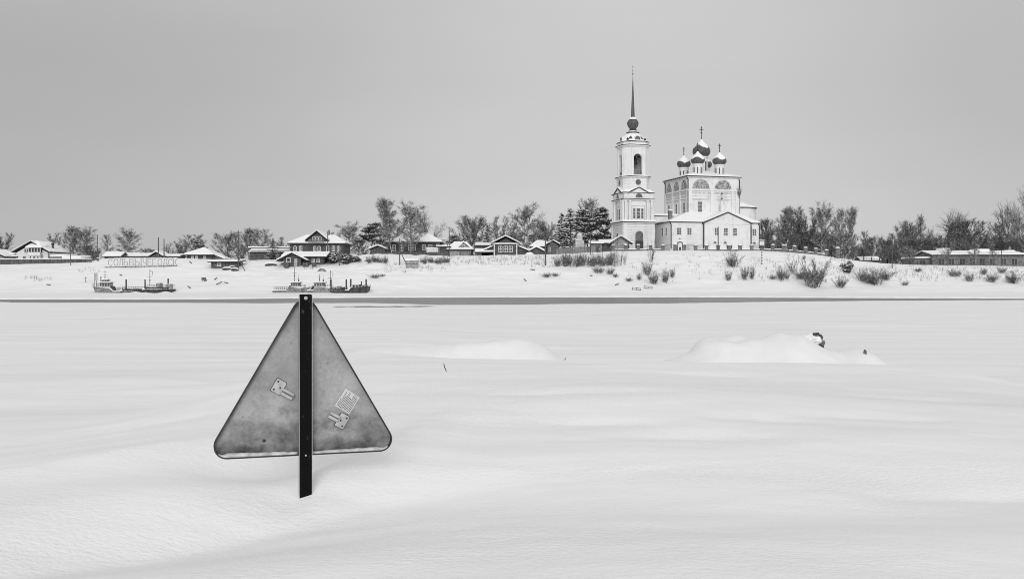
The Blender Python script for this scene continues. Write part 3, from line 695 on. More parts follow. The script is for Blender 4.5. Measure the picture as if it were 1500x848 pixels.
for fz in (0, -90, 90, 180):
    m = MB(); m.M = face(fz, 3.35) @ Matrix.Translation((0, 0, zr+.75)) @ Matrix.Rotation(R(90), 4, 'X')
    m.lathe([(.95, -.9), (.95, .05), (.75, .12), (.72, .04)], 18); dm = m.build('clock_dormer', M['plaster'], t)
    m = MB(); m.M = face(fz, 3.35) @ Matrix.Translation((0, 0, zr+.75)) @ Matrix.Rotation(R(90), 4, 'X'); m.lathe([(.72, .0), (.72, .07)], 18); m.build('dial', M['church_glass'], dm)
for fz in (45, 135, 225, 315):
    m = MB(); m.M = face(fz, 3.5) @ Matrix.Translation((0, 0, zr)); m.lathe([(.22, 0), (.3, .15), (.16, .35), (.34, .65), (.26, .9), (.05, 1.1)], 10); m.build('urn', M['metal'], t)
zn = zr+2.6
MB().lathe([(1.35, zn), (1.3, zn+.15), (1.0, zn+.2), (.9, zn+.75)], 20).build('lantern_neck', M['plaster'], t)
MB().lathe([(1.75, zn+.1), (1.8, zn+.25)], 20).lathe([(1.15, zn+.75), (1.2, zn+.9)], 20).build('drip_edge', M['metal'], t)
MB().lathe([(1.7, zn+.254), (1.1, zn+.6)], 20).build('snow_cover', M['snow'], t)
zb = zn+.9
MB().lathe([(.75, zb), (.85, zb+.3), (1.35, zb+1.0), (1.58, zb+1.7), (1.5, zb+2.2), (1.1, zb+2.8), (.75, zb+3.1), (.62, zb+3.3)], 24).build('bulb', M['dome'], t, True)
MB().lathe([(1.12, zb+2.85), (1.0, zb+3.05), (.85, zb+3.35), (.6, zb+3.5)], 24).build('snow_cap', M['snow'], t, True)
zp = zb+3.45
MB().lathe([(.58, zp), (.52, zp+1), (.03, zp+11.6)], 8).build('spire', M['dome'], t)
m = MB(); m.tube((0, 0, zp+11.4), (0, 0, zp+14.3), .05, .03, 6); m.lathe([(.02, zp+11.5), (.2, zp+11.75), (.02, zp+12.0)], 10); m.lathe([(.02, zp+12.5), (.13, zp+12.65), (.02, zp+12.8)], 10); m.box(-.3, .3, -.03, .03, zp+13.6, zp+13.7)
m.build('finial', M['metal'], t)
print('TOWER top py', HY-(11.45+zp+12.3-CAMH)/270*F, 'bulb', HY-(11.45+zb-CAMH)/270*F, 'belfry', HY-(11.45+z1-CAMH)/270*F)
# ------------------------------------------------------------------ village houses
def roof_parts(m, kind, x0, x1, y0, y1, z, rh, th_, ridge=None, ov=0.0):
    """closed roof body of thickness th_: eave rectangle x0..x1,y0..y1 at height z, ridge rh above"""
    yc = (y0+y1)/2; xc = (x0+x1)/2
    if kind == 'gable_y':
        m.ext_y([(x0, z), (xc, z+rh), (x1, z), (x1, z+th_), (xc, z+rh+th_), (x0, z+th_)], y0, y1)
    elif kind == 'gable_x':
        m.ext_x([(y0, z), (yc, z+rh), (y1, z), (y1, z+th_), (yc, z+rh+th_), (y0, z+th_)], x0, x1)
    elif kind == 'shed':
        m.ext_x([(y0, z), (y1, z+rh), (y1, z+rh+th_), (y0, z+th_)], x0, x1)
    else:
        rl = ridge if ridge is not None else max((x1-x0)-(y1-y0)*0.85, 0.08*(x1-x0))
        a, b = xc-rl/2, xc+rl/2
        m.add([(x0,y0,z),(x1,y0,z),(x1,y1,z),(x0,y1,z),(x0,y0,z+th_),(x1,y0,z+th_),(x1,y1,z+th_),(x0,y1,z+th_),(a,yc,z+rh+th_),(b,yc,z+rh+th_)],
              [(0,3,2,1),(0,1,5,4),(1,2,6,5),(2,3,7,6),(3,0,4,7),(4,5,9,8),(5,6,9),(6,7,8,9),(7,4,8)])
def house(name, label, px0, px1, base, eave, ridge, D, depth, roof='gable_x', wall='log', windows=(), cat='house', over=.5, door=(), chim=(), rl=None,
          snow_t=.32, rz=0, group=None, frame='trim', winw=None, lower=2.5, mull=(1, 1)):
    s = D/F; pc = (px0+px1)/2; w = (px1-px0)*s; h = (base-eave)*s; rh = (eave-ridge)*s
    t = thing(name, label, cat, (X(pc, D), D+depth/2, Z(base, D)), R(rz), group)
    hw = w/2; hd = depth/2
    m = MB()
    if roof == 'gable_y': m.ext_y([(-hw, -lower), (hw, -lower), (hw, h), (0, h+rh*hw/(hw+over)), (-hw, h)], -hd, hd)
    elif roof == 'gable_x': m.ext_x([(-hd, -lower), (hd, -lower), (hd, h), (0, h+rh*hd/(hd+over)), (-hd, h)], -hw, hw)
    elif roof == 'shed': m.ext_x([(-hd, -lower), (hd, -lower), (hd, h+rh), (-hd, h)], -hw, hw)
    else: m.box(-hw, hw, -hd, hd, -lower, h)
    m.build('wall', M[wall], t)
    r = MB(); roof_parts(r, roof, -hw-over, hw+over, -hd-over, hd+over, h-.02, rh, .14, rl)
    ro = r.build('roof', M['metal'], t)
    r = MB(); roof_parts(r, roof, -hw-over*.9, hw+over*.9, -hd-over*.9, hd+over*.9, h+.13, rh*.985, snow_t, rl)
    so_ = r.build('snow_cover', M['snow'], t)
    fm = face(0, hd)
    for wn in windows:
        px, py0, py1, wp = wn[:4]
        window(t, fm, (px-pc)*s, (base-py1)*s, (base-py0)*s, wp*s, M[frame], M['glass'], len(wn) > 4, fw=.13, mull=mull)
    for (px, py0, wp) in door:
        d = MB(); d.M = fm; x = (px-pc)*s; d.box(x-wp*s/2, x+wp*s/2, -.07, .03, -.3, (base-py0)*s); dd = d.build('door', M['board_dark'], t)
        d = MB(); d.M = fm; d.box(x+wp*s*.28, x+wp*s*.36, -.13, -.06, .7, .95); d.build('handle', M['trim'], dd)
    for (px, py0, wp, yo) in chim:
        x = (px-pc)*s; cw = wp*s/2
        MB().box(x-cw, x+cw, yo-cw, yo+cw, h*.8, (base-py0)*s).build('chimney', M['brick'], ro)
        MB().box(x-cw*1.15, x+cw*1.15, yo-cw*1.15, yo+cw*1.15, (base-py0)*s+.004, (base-py0)*s+.25).build('snow_cap', M['snow'], ro)
    return t, s, pc, h, hd
# far left
house('low_house', 'low snow covered house roof cut off by the left edge of the photo', -40, 6, 384, 377, 366, 262, 9, 'gable_y', 'board')
house('shed', 'flat low shed with thick snow between the left photo edge and white villa', 3, 24, 383, 377, 371, 266, 6, 'gable_x', 'board_dark', cat='shed')
t, s, pc, h, hd = house('villa', 'white two storey villa with a bay, balcony and black metal chimney', 24, 70, 384, 370, 354, 266, 11, 'gable_y', 'plaster', cat='house',
    windows=((37, 364.8, 369.4, 2), (40.3, 364.8, 369.4, 2), (34.4, 376, 380.5, 1.8), (37, 376, 380.5, 1.8)), over=1.0, frame='trim', mull=(0, 0))
xa, xb = (44-pc)*s, (62.5-pc)*s
zq = lambda py: (384-py)*s
MB().box(xa, xb, -hd-1.3, -hd+.5, -1, zq(374.5)).box(xa-.1, xb+.1, -hd-1.45, -hd+.5, zq(374.5)+.004, zq(374)).build('bay', M['plaster_grey'], t)
MB().box(xa+.1, xb-.1, -hd-1.3, -hd+.4, zq(374)+.004, zq(369.6)).build('balcony_front', M['plaster'], t)
MB().box(xa+.15, xb-.15, -hd-1.1, -hd+.4, zq(369.6)+.004, zq(364)).build('bay_glazing', M['glass'], t)
for k in range(5):
    x = xa+.1+(xb-xa-.2)*k/4; MB().box(x-.09, x+.09, -hd-1.2, -hd-1.0, zq(369.6)+.006, zq(364)).build('bay_post', M['trim'], t)
z5 = zq(363.6)
MB().add([(xa-.5, -hd-1.8, z5), (xb+.5, -hd-1.8, z5), (xb+.5, -hd+2, z5), (xa-.5, -hd+2, z5), (xa-.5, -hd-1.8, z5+.25), (xb+.5, -hd-1.8, z5+.25), (xb+.2, -hd+3, z5+1.2), (xa-.2, -hd+3, z5+1.2), (xa+1.0, -hd+.8, z5+2.0), (xb-1.6, -hd+.8, z5+2.0)],
    [(0,3,2,1),(0,1,5,4),(4,5,9,8),(5,6,9),(6,7,8,9),(7,4,8),(1,2,6,5),(3,0,4,7),(2,3,7,6)]).build('bay_snow_roof', M['snow'], t)
for px, w_ in ((48, 2.0), (53.5, 2.4), (59, 2.0)):
    window(t, face(0, hd+1.3), (px-pc)*s, zq(381.5), zq(376), w_*s, M['trim'], M['glass'], mull=(0, 0))
m = MB(); xc_ = (66-pc)*s
m.tube((xc_, -1, h-.5), (xc_, -1, zq(356.5)), .26, .26, 10); m.lathe([(.42, zq(358)), (.45, zq(356)), (.2, zq(354.5))], 10, xc_, -1); m.build('chimney', M['metal'], t)
MB().box((70-pc)*s+.004, (75-pc)*s, -hd+1, hd-2, -2, 1.9).build('porch', M['board_dark'], t)
MB().box((69.5-pc)*s, (76-pc)*s, -hd+.6, hd-1.6, 1.904, 2.4).build('porch_snow', M['snow'], t)
house('garage', 'low garage with flat snowy roof beside the white villa', 76, 96, 384, 377.6, 375, 264, 6, 'shed', 'board', cat='shed', snow_t=.5)
house('garage', 'low dark shed with drooping snow behind the end of grey wall', 94, 117, 384.5, 379.5, 377, 261, 5, 'shed', 'board_dark', cat='shed', snow_t=.5)
# grey wall
def wall_run(name, label, cat, pts, top, base, D, m_panel, m_post, every=8.0, snow=True, postw=.3, posth=.3):
    (pa, pb) = pts; x0, x1 = X(pa, D), X(pb, D)
    t = thing(name, label, cat, (x0, D, Z((base[0]+base[1])/2, D)))
    zb = t.location.z; n = max(1, int((x1-x0)/every))
    za0, za1 = Z(top[0], D)-zb, Z(top[1], D)-zb; L_ = x1-x0
    lo0, lo1 = Z(base[0], D)-zb-1.2, Z(base[1], D)-zb-1.2
    MB().loft([[(0, -.08, lo0), (0, .08, lo0), (0, .08, za0), (0, -.08, za0)], [(L_, -.08, lo1), (L_, .08, lo1), (L_, .08, za1), (L_, -.08, za1)]]).build('panel', M[m_panel], t)
    if snow: MB().loft([[(0, -.16, za0+.004), (0, .16, za0+.004), (0, .12, za0+.22), (0, -.12, za0+.22)], [(L_, -.16, za1+.004), (L_, .16, za1+.004), (L_, .12, za1+.22), (L_, -.12, za1+.22)]]).build('snow_cap', M['snow'], t)
    for k in range(n+1):
        f = k/n; x = L_*f; zt = za0+(za1-za0)*f; zl = lo0+(lo1-lo0)*f
        p = MB().box(x-postw/2, x+postw/2, -postw/2, postw/2, zl, zt+posth).build('post', M[m_post], t)
        if snow: MB().box(x-postw*.6, x+postw*.6, -postw*.6, postw*.6, zt+posth+.004, zt+posth+.2).build('snow_cap', M['snow'], p)
    return t
wall_run('yard_wall', 'long grey boundary wall running left past the white villa', 'wall', (-40, 131), (380.2, 379.6), (388, 385), 254, 'board_dark', 'board_dark', 9, postw=.25, posth=.05)
for px, lab in ((132.5, 'squat stone gate pillar with snow cap at end of the grey wall'), (143.5, 'smaller stone gate pillar with snow cap right of the first')):
    x, y, z = hit(px, 384.5 if px < 140 else 382.5); t = thing('gate_pillar', lab, 'pillar', (x, y, z), group='gate pillars')
    k_ = .62 if px < 140 else .5
    MB().box(-.4*k_, .4*k_, -.4*k_, .4*k_, -.6, 1.1*k_).build('pillar_shaft', M['stone'], t); MB().box(-.6*k_, .6*k_, -.6*k_, .6*k_, 1.104*k_, 1.3*k_).build('slab', M['stone'], t); MB().box(-.55*k_, .55*k_, -.55*k_, .55*k_, 1.304*k_, 1.6*k_).build('snow_cap', M['snow'], t)
# behind the letters
house('shed', 'small gabled shed with dark gable end behind first letters of the sign', 153, 176, 380, 376.6, 370.5, 268, 5, 'gable_x', 'board_dark', cat='shed')
t, s, pc, h, hd = house('long_barn', 'long low barn roof under snow behind the middle letters', 178, 216, 381, 376.5, 371.5, 272, 8, 'gable_x', 'board', cat='barn')
house('shed', 'low dark shed with steep snowy roof behind the right letters', 221, 237, 380, 376, 369.5, 266, 6, 'gable_y', 'board_dark', cat='shed')
house('shed', 'flat snow roofed shed right of the last letter', 240, 262, 380, 376.6, 374, 268, 5, 'gable_x', 'board_dark', cat='shed')
t, s, pc, h, hd = house('cottage', 'low cottage with pyramid snow roof beside a round dark pine', 274, 310, 380, 374.2, 364.2, 262, 8, 'hip', 'log', rl=.8, over=.8, windows=((282, 375.3, 378.6, 2.4), (288, 375.3, 378.6, 2.4), (300, 375.3, 378.6, 2.4)), chim=((286, 364.5, 2, 2),))
MB().add([((310-pc)*s, -hd+.5, 0-1), ((327-pc)*s, -hd+.5, -1), ((327-pc)*s, hd-2, -1), ((310-pc)*s, hd-2, -1), ((310-pc)*s, -hd+.5, 1.4), ((327-pc)*s, -hd+.5, .2), ((327-pc)*s, hd-2, .2), ((310-pc)*s, hd-2, 1.4)],
   [(0,3,2,1),(4,5,6,7),(0,1,5,4),(1,2,6,5),(2,3,7,6),(3,0,4,7)]).build('lean_to', M['board_dark'], t)
MB().add([((309-pc)*s, -hd+.2, 1.45), ((329-pc)*s, -hd+.2, .15), ((329-pc)*s, hd-2, .15), ((309-pc)*s, hd-2, 1.45), ((309-pc)*s, -hd+.2, 1.85), ((329-pc)*s, -hd+.2, .45), ((329-pc)*s, hd-2, .45), ((309-pc)*s, hd-2, 1.85)],
   [(0,3,2,1),(4,5,6,7),(0,1,5,4),(1,2,6,5),(2,3,7,6),(3,0,4,7)]).build('lean_to_snow', M['snow'], t)
# boat hut on the slope
x, y, z = hit(328, 393)
house('boat_hut', 'dark plank hut with flat snow roof beside the braced pole', 309, 348, 393, 384.5, 381.5, y, 4.5, 'shed', 'board_dark', windows=((321, 386, 389.6, 4.5),), door=((314.5, 384.9, 3.2),), cat='hut', over=.7, snow_t=.28)
# long dark shed
t, s, pc, h, hd = house('long_shed', 'long dark open shed under two bands of snow behind a young spruce', 366, 424, 379, 370.5, 366.5, 258, 6, 'gable_x', 'board_dark', cat='shed', over=.4)
MB().box(-5.0, 5.5, -hd-2.2, -hd-.4, 2.6, 2.75).build('porch_roof', M['metal'], t)
MB().box(-5.0, 5.5, -hd-2.3, -hd-.4, .95, 1.1).build('rail', M['board'], t)
MB().box(-5.1, 5.6, -hd-2.25, -hd-.4, 2.754, 3.05).build('porch_snow', M['snow'], t)
# big two storey log house
t, s, pc, h, hd = house('log_house', 'large two storey dark log house with gabled attic and balcony', 425, 503, 377, 357.4, 345, 258, 11, 'hip', 'log', rl=7.5, over=.7, snow_t=.35,
   windows=((432.3, 360.5, 367.5, 3.2, 1), (440.5, 360.5, 367.5, 3.2, 1), (461, 360.5, 367, 3.2, 1), (467.5, 360.5, 367, 3.2, 1), (480, 360.5, 367.5, 3.2, 1), (488.5, 360.5, 367.5, 3.4, 1), (496, 360.5, 367.5, 3.4, 1), (434, 370.5, 374.5, 3), (442, 370.5, 374.5, 3), (488, 370.5, 374.5, 3)))
dx0, dx1, dxc = (452-pc)*s, (478-pc)*s, (462.5-pc)*s
dxc = (463-pc)*s; pk = (377-339.5)*s
MB().ext_y([(dx0, h-.3), (dx1, h-.3), (dx1, h+1.2), ((dx0+dx1)/2, pk-.15), (dx0, h+1.2)], -hd-.5, hd-3).build('attic', M['log'], t)
for k, (e_, z_, nm, mt) in enumerate(((.75, 0, 'attic_roof', 'metal'), (.7, .2, 'attic_snow', 'snow'))):
    th_ = .18 if k == 0 else .3
    xm = (dx0+dx1)/2
    MB().ext_y([(dx0-e_, h+.75+z_), (xm, pk+z_), (dx1+e_, h+.75+z_), (dx1+e_, h+.75+z_+th_), (xm, pk+z_+th_), (dx0-e_, h+.75+z_+th_)], -hd-1.3, hd-2.8).build(nm, M[mt], t)
for px in (460.2, 464.8, 469.4): window(t, face(0, hd+.5), (px-pc)*s, (377-352.3)*s, (377-347.0)*s, 3.2*s, M['trim'], M['glass'], True, fw=.12, mull=(0, 1))
MB().box((453-pc)*s, (476-pc)*s, -hd-1.5, -hd-.4, h+.0, h+.18).build('balcony_floor', M['board_dark'], t)
b = MB(); b.box((453-pc)*s, (476-pc)*s, -hd-1.5, -hd-1.42, h+.95, h+1.05)
for k in range(24): x = (453.3-pc)*s+k*.17; b.box(x, x+.06, -hd-1.49, -hd-1.43, h+.18, h+.95)
b.build('balcony_railing', M['board'], t)
MB().box((475-pc)*s, (477-pc)*s, -.5, .5, pk-1.5, pk+.7).build('chimney', M['brick'], t)
# cabin below it
x, y, z = hit(446, 388)
t, s, pc, h, hd = house('log_cabin', 'low dark log cabin on the slope in front of the large log house', 418, 474, 388, 377, 370.5, y, 7, 'gable_x', 'log', windows=((459, 379, 383.5, 3), (466, 379, 383.5, 3)), cat='cabin', over=1.0)
gx_ = (430-pc)*s
MB().ext_y([(gx_-2.0, -2), (gx_+2.2, -2), (gx_+2.2, h-.35), (gx_+.1, h+.75), (gx_-2.0, h-.35)], -hd-1.8, 0).build('gable_wing', M['log'], t)
for z_, nm, mt, th_ in ((0, 'wing_roof', 'metal', .14), (.15, 'wing_snow', 'snow', .3)):
    MB().ext_y([(gx_-3.6, h-1.0+z_), (gx_+.1, h+.85+z_), (gx_+3.8, h-1.0+z_), (gx_+3.8, h-1.0+z_+th_), (gx_+.1, h+.85+z_+th_), (gx_-3.6, h-1.0+z_+th_)], -hd-2.5, 0).build(nm, M[mt], t)
window(t, face(0, hd+1.8), gx_-.8, .7, 1.6, .7, M['trim'], M['glass'], mull=(0, 0)); 
m = MB(); m.M = face(0, hd+1.8); m.box(gx_+.5, gx_+1.3, -.06, .03, -.4, 1.5); m.build('door', M['cabin'], t)
for k, (px, py, wp) in enumerate(((424, 384.5, 5), (451, 385, 8), (463, 384, 6))):
    MB().box((px-wp/2-pc)*s, (px+wp/2-pc)*s, -hd-2.8, -hd-2.0, -1.5, .55).build('lumber_stack', M['board_dark'], t)
# hip roofed long house
t, s, pc, h, hd = house('long_log_house', 'long single storey log house with broad white hipped roof', 570, 644, 373, 355.6, 342.3, 262, 10, 'hip', 'log', rl=6.2, over=.8,
   windows=((577, 359.3, 367, 4), (588, 359.3, 367, 4), (601, 359.3, 366.5, 4), (606.2, 359.3, 366.5, 4), (621, 359.5, 365.5, 4), (630, 359.5, 365.5, 5)))
MB().box((639-pc)*s, (644-pc)*s, -hd-.1, -hd, -1, h).build('corner_boards', M['board'], t)
house('shed', 'tiny shed roof heaped with snow left of the long log house', 543, 564, 371, 366, 360.5, 258, 4, 'gable_y', 'board_dark', cat='shed', snow_t=.4)
house('lean_shed', 'small flat roofed lean-to right of the long log house', 641, 658, 374, 362, 359, 262, 5, 'shed', 'log', cat='shed')
# white covered truck body by the fence
x, y, z = hit(630, 374, 240)
t = thing('van_body', 'white boxy trailer under snow in front of the long log house', 'trailer', (x, 257, Z(371, 257)))
MB().box(-1.45, 1.45, -.8, .8, .2, 1.15).build('body', M['trim'], t); MB().box(-1.5, 1.5, -.85, .85, 1.154, 1.45).build('snow_cover', M['snow'], t)
for xx in (-.9, .9):
    w_ = MB(); w_.M = Matrix.Translation((xx, -.6, .1)) @ Matrix.Rotation(R(90), 4, 'X'); w_.lathe([(.05, -.12), (.3, -.12), (.3, .12), (.05, .12)], 14); w_.build('wheel', M['metal'], t)
# garage house
t, s, pc, h, hd = house('garage_house', 'pale house with white roof, dormer and wide garage door', 657, 690, 375, 366.5, 355, 262, 10, 'hip', 'brick', rl=3.2, over=.6, windows=())
MB().ext_y([((672-pc)*s, h+.2), ((687-pc)*s, h+.2), ((687-pc)*s, h+.7), ((679-pc)*s, h+2.0), ((672-pc)*s, h+.7)], -hd+.3, 1).build('dormer', M['board'], t)
MB().ext_y([((670-pc)*s, h+.45), ((679-pc)*s, h+2.05), ((690-pc)*s, h+.45), ((690-pc)*s, h+.85), ((679-pc)*s, h+2.45), ((670-pc)*s, h+.85)], -hd-.2, 1).build('dormer_snow', M['snow'], t)
window(t, face(0, hd-.3), (678-pc)*s, h+.3, h+1.25, 5*s, M['trim'], M['glass'], mull=(1, 0))
m = MB(); m.M = face(0, hd); m.box((659-pc)*s, (673-pc)*s, -.08, .03, -.3, 1.3); m.build('garage_door', M['ash'], t)
m = MB(); m.M = face(0, hd); m.box((675-pc)*s, (688-pc)*s, -.08, .03, -.3, 1.3); m.build('garage_door', M['board'], t)
# small white hump sheds and log house with gable
house('shed', 'long low shed with snowy roof left of the gabled log house', 698, 722, 376, 370.3, 366.5, 258, 5, 'gable_x', 'board_dark', cat='shed', snow_t=.4)
house('barn', 'dark barn with pale snow roof behind the gabled log house', 698, 718, 372, 360.5, 355.5, 268, 7, 'shed', 'log', cat='barn')
t, s, pc, h, hd = house('gabled_log_house', 'dark log house with broad front gable and three pale windows', 724, 757, 376, 357.5, 346.8, 257, 10, 'gable_y', 'log', over=.9,
   windows=((733, 361, 368.5, 4.2), (740.8, 361, 368.5, 4.6), (748.2, 361, 368.5, 4.2)), chim=((731, 343.5, 2, 3),), mull=(1, 1))
MB().box(-4.1, 4.1, -hd-.5, -hd-.02, h-.05, h+.12).build('pediment_ledge', M['trim'], t)
MB().box(-4.1, 4.1, -hd-.45, -hd-.02, h+.124, h+.3).build('snow_cover', M['snow'], t)
for x_ in (-2.9, 2.9): MB().box(x_-.14, x_+.14, -hd-.1, -hd, 0, h).build('corner_boards', M['trim'], t)
for sx, nm in ((-1, 'left'), (1, 'right')):
    x0_ = 2.9*sx; x1_ = 6.2*sx
    MB().ext_y([(x0_, -2), (x1_, -2), (x1_, 1.2), (x0_, 2.6)], -hd+1, hd-1).build('wing', M['log'], t)
    MB().ext_y([(x0_, 2.85), (x1_+.6*sx, 1.2), (x1_+.6*sx, 1.55), (x0_, 3.2)], -hd+.5, hd-.5).build('wing_snow', M['snow'], t)
MB().lathe([(1.3, -.5), (1.2, .5), (.7, 1.0), (.05, 1.2)], 14, 6.2, -hd-1).build('snow_heap', M['snow'], t)
# huts right of it
house('hut', 'half hidden hut with smooth snow roof right of the gabled log house', 779, 806, 375, 362, 353, 266, 8, 'hip', 'log', cat='hut', rl=2)
house('hut', 'narrow dark hut with snowy gable by the tall pole', 802, 818, 375, 359, 353, 262, 5, 'gable_y', 'log_mid', windows=((806, 363, 368, 3),), cat='hut')
house('hut', 'little pointed wood store half buried in snow below the huts', 777, 795, 376, 369, 363, 256, 3, 'gable_y', 'board_dark', cat='hut', snow_t=.5)
# wooden fence
def plank_fence(name, label, pa, pb, ta, tb, ba, bb, D, mt='board', every=2.5, gap=False):
    x0, x1 = X(pa, D), X(pb, D); zb = Z((ba+bb)/2, D); L_ = x1-x0
    t = thing(name, label, 'fence', (x0, D, zb)); m = MB(); rng = random.Random(int(pa))
    k = 0; x = 0
    while x < L_:
        f = x/L_; zt = Z(ta+(tb-ta)*f, D)-zb + rng.uniform(-.06, .06); zl = Z(ba+(bb-ba)*f, D)-zb-.8
        m.box(x, x+.15, -.03, .0, zl, zt); x += .30 if gap else .18
    m.build('planks', M[mt], t)
    n = int(L_/every)
    for k in range(n+1):
        f = k/n; MB().box(L_*f-.07, L_*f+.07, .06, .2, Z(ba+(bb-ba)*f, D)-zb-.8, Z(ta+(tb-ta)*f, D)-zb+.1).build('post', M['board_dark'], t)
    sl = (Z(tb, D)-Z(ta, D)); za = Z(ta, D)-zb
    for dz in (-.3, -1.0):
        MB().loft([[(0, .004, za+dz), (0, .055, za+dz), (0, .055, za+dz+.1), (0, .004, za+dz+.1)], [(L_, .004, za+sl+dz), (L_, .055, za+sl+dz), (L_, .055, za+sl+dz+.1), (L_, .004, za+sl+dz+.1)]]).build('rail', M['board_dark'], t)
    return t
plank_fence('plank_fence', 'grey plank fence between the tall pole and the log shed', 815, 868, 364, 361, 373, 371, 258)
plank_fence('plank_fence', 'dark low fence in front of the long log house', 545, 655, 369, 369.5, 374, 376, 255, 'board_dark')
plank_fence('plank_fence', 'dark fence along the foot of the long open shed', 365, 418, 374.5, 375, 379, 380, 254.5, 'board_dark')
# log shed and lychgate in front of the tower
house('shed', 'small plank shed with flat snow roof left of the timber gate', 866, 882, 369.5, 357.5, 354.5, 254, 4, 'shed', 'board', cat='shed', door=((876, 360, 6),), over=.5)
house('log_annex', 'dark log lean-to joined under snow to the timber gate', 880, 897, 368.5, 357, 352, 256, 4, 'shed', 'log_mid', cat='shed', over=.3)
D = 254.0; s = D/F
t = thing('timber_gate', 'open timber gate with snowy pitched roof in front of the bell tower', 'gate', (X(909, D), D, Z(368.5, D)))
for x_ in (-2.0, 1.9):
    for y_ in (-1, 1.4): MB().box(x_-.22, x_+.22, y_-.2, y_+.2, -1.5, 2.1).build('post', M['board_dark'], t)
MB().ext_y([(-2.4, 2.1), (2.3, 2.1), (0, 3.6)], -.7, -.55).build('gable_boards', M['ash'], t)
MB().ext_y([(-3.2, 1.75), (0, 3.65), (3.0, 1.75), (3.0, 1.95), (0, 3.85), (-3.2, 1.95)], -1.5, 2).build('roof', M['board_dark'], t)
MB().ext_y([(-3.15, 1.96), (0, 3.86), (2.95, 1.96), (2.95, 2.28), (0, 4.2), (-3.15, 2.28)], -1.4, 2).build('snow_cover', M['snow'], t)
MB().box(-1.78, 1.68, -.2, -.1, -1, 1.9).build('gate_leaf', M['ash'], t)
# memorial pillar with dome behind the fence
D = 262; t = thing('memorial_pillar', 'small white domed pillar standing among the dark pines', 'pillar', (X(849, D), D, Z(372, D)))
MB().box(-1.1, 1.1, -1.1, 1.1, -1, 3.4).build('pedestal', M['plaster_grey'], t); MB().lathe([(.75, 3.4), (.7, 4.6), (.85, 4.7), (.6, 5.3), (.2, 5.6)], 14).build('shaft', M['plaster_grey'], t); MB().prism(sq(1.3), 3.404, 3.6, sq(.9)).build('snow_cover', M['snow'], t)

# ------------------------------------------------------------------ churchyard fence on the bank top
D = 251.0; s = D/F
posts = [(898, 366), (917, 366), (935, 366), (953, 366), (971, 366.5), (1019, 366.5), (1035, 366.5), (1052, 366.5), (1068, 366.5), (1084, 366.5), (1101, 366.5), (1116, 366.5), (1132, 366), (1148, 366.5), (1164, 368), (1180, 370), (1195, 371.5), (1211, 373.8)]
t = thing('churchyard_fence', 'row of snow capped stone posts on a low wall round the churchyard', 'fence', (X(898, D), D, Z(366, D)))
zb = t.location.z; xb = t.location.x
for px, py in posts:
    x = X(px, D)-xb; z = Z(py, D)-zb; z = max(z, th(x+xb, D)-zb+.1)
    p = MB().box(x-.38, x+.38, -.38, .38, z-1.2, z+1.0).build('stone_post', M['stone'], t)
    MB().box(x-.5, x+.5, -.5, .5, z+1.004, z+1.16).build('slab', M['stone'], p)
    MB().prism([(x+a, b) for a, b in sq(.48)], z+1.164, z+1.45, [(x+a, b) for a, b in sq(.3)]).build('snow_cap', M['snow'], p)
for (pa, za), (pb, zb2) in zip(posts[:-1], posts[1:]):
    xa = X(pa, D)-xb+.4; xe = X(pb, D)-xb-.4; A = Z(za, D)-zb; B = Z(zb2, D)-zb
    if pa == 971: continue
    m = MB(); m.loft([[(xa, -.2, A-1.2), (xa, .2, A-1.2), (xa, .2, A+.12), (xa, -.2, A+.12)], [(xe, -.2, B-1.2), (xe, .2, B-1.2), (xe, .2, B+.12), (xe, -.2, B+.12)]]); m.build('low_wall', M['stone'], t)
    m = MB(); m.loft([[(xa, -.22, A+.124), (xa, .22, A+.124), (xa, .18, A+.3), (xa, -.18, A+.3)], [(xe, -.22, B+.124), (xe, .22, B+.124), (xe, .18, B+.3), (xe, -.18, B+.3)]]); m.build('snow_strip', M['snow'], t)
# niche shrine
x = X(995.5, D); t = thing('gate_shrine', 'curved stone gate with arched white niche and small cross below the church', 'shrine', (x, D-.3, Z(366.8, D)))
MB().box(-1.55, -.75, -.45, .45, -1, 1.35).box(.75, 1.55, -.45, .45, -1, 1.35).ext_y([(-.75, -1), (.75, -1), (.75, 1.5), (.6, 1.95), (.3, 2.2), (0, 2.28), (-.3, 2.2), (-.6, 1.95), (-.75, 1.5)], -.4, .4).build('stone_body', M['stone'], t)
MB().ext_y(arch_pts(.95, .0, 1.9), -.46, -.41).build('niche', M['trim'], t)
MB().box(-.25, .25, -.52, -.47, .05, .8).build('grille', M['metal'], t)
MB().box(-1.65, -.7, -.55, .55, 1.354, 1.6).box(.7, 1.65, -.55, .55, 1.354, 1.6).ext_y([(-.8, 1.62), (-.62, 2.0), (0, 2.32), (.62, 2.0), (.8, 1.62), (.66, 2.25), (0, 2.62), (-.66, 2.25)], -.45, .45).build('snow_cap', M['snow'], t)
m = MB(); m.box(-.04, .04, -.04, .04, 2.5, 3.2); m.box(-.28, .28, -.04, .04, 2.85, 2.95); m.build('cross', M['metal'], t)
# end gate pillar of the fence
x, y, z = hit(1227, 378.5); t = thing('gate_pillar', 'larger capped stone pillar ending the churchyard fence on the right', 'pillar', (x, y, z))
MB().box(-.42, .42, -.42, .42, -1, 2.3).build('pillar_shaft', M['stone'], t); MB().box(-.56, .56, -.56, .56, 2.304, 2.5).build('slab', M['stone'], t); MB().prism(sq(.54), 2.504, 2.85, sq(.3)).build('snow_cap', M['snow'], t)
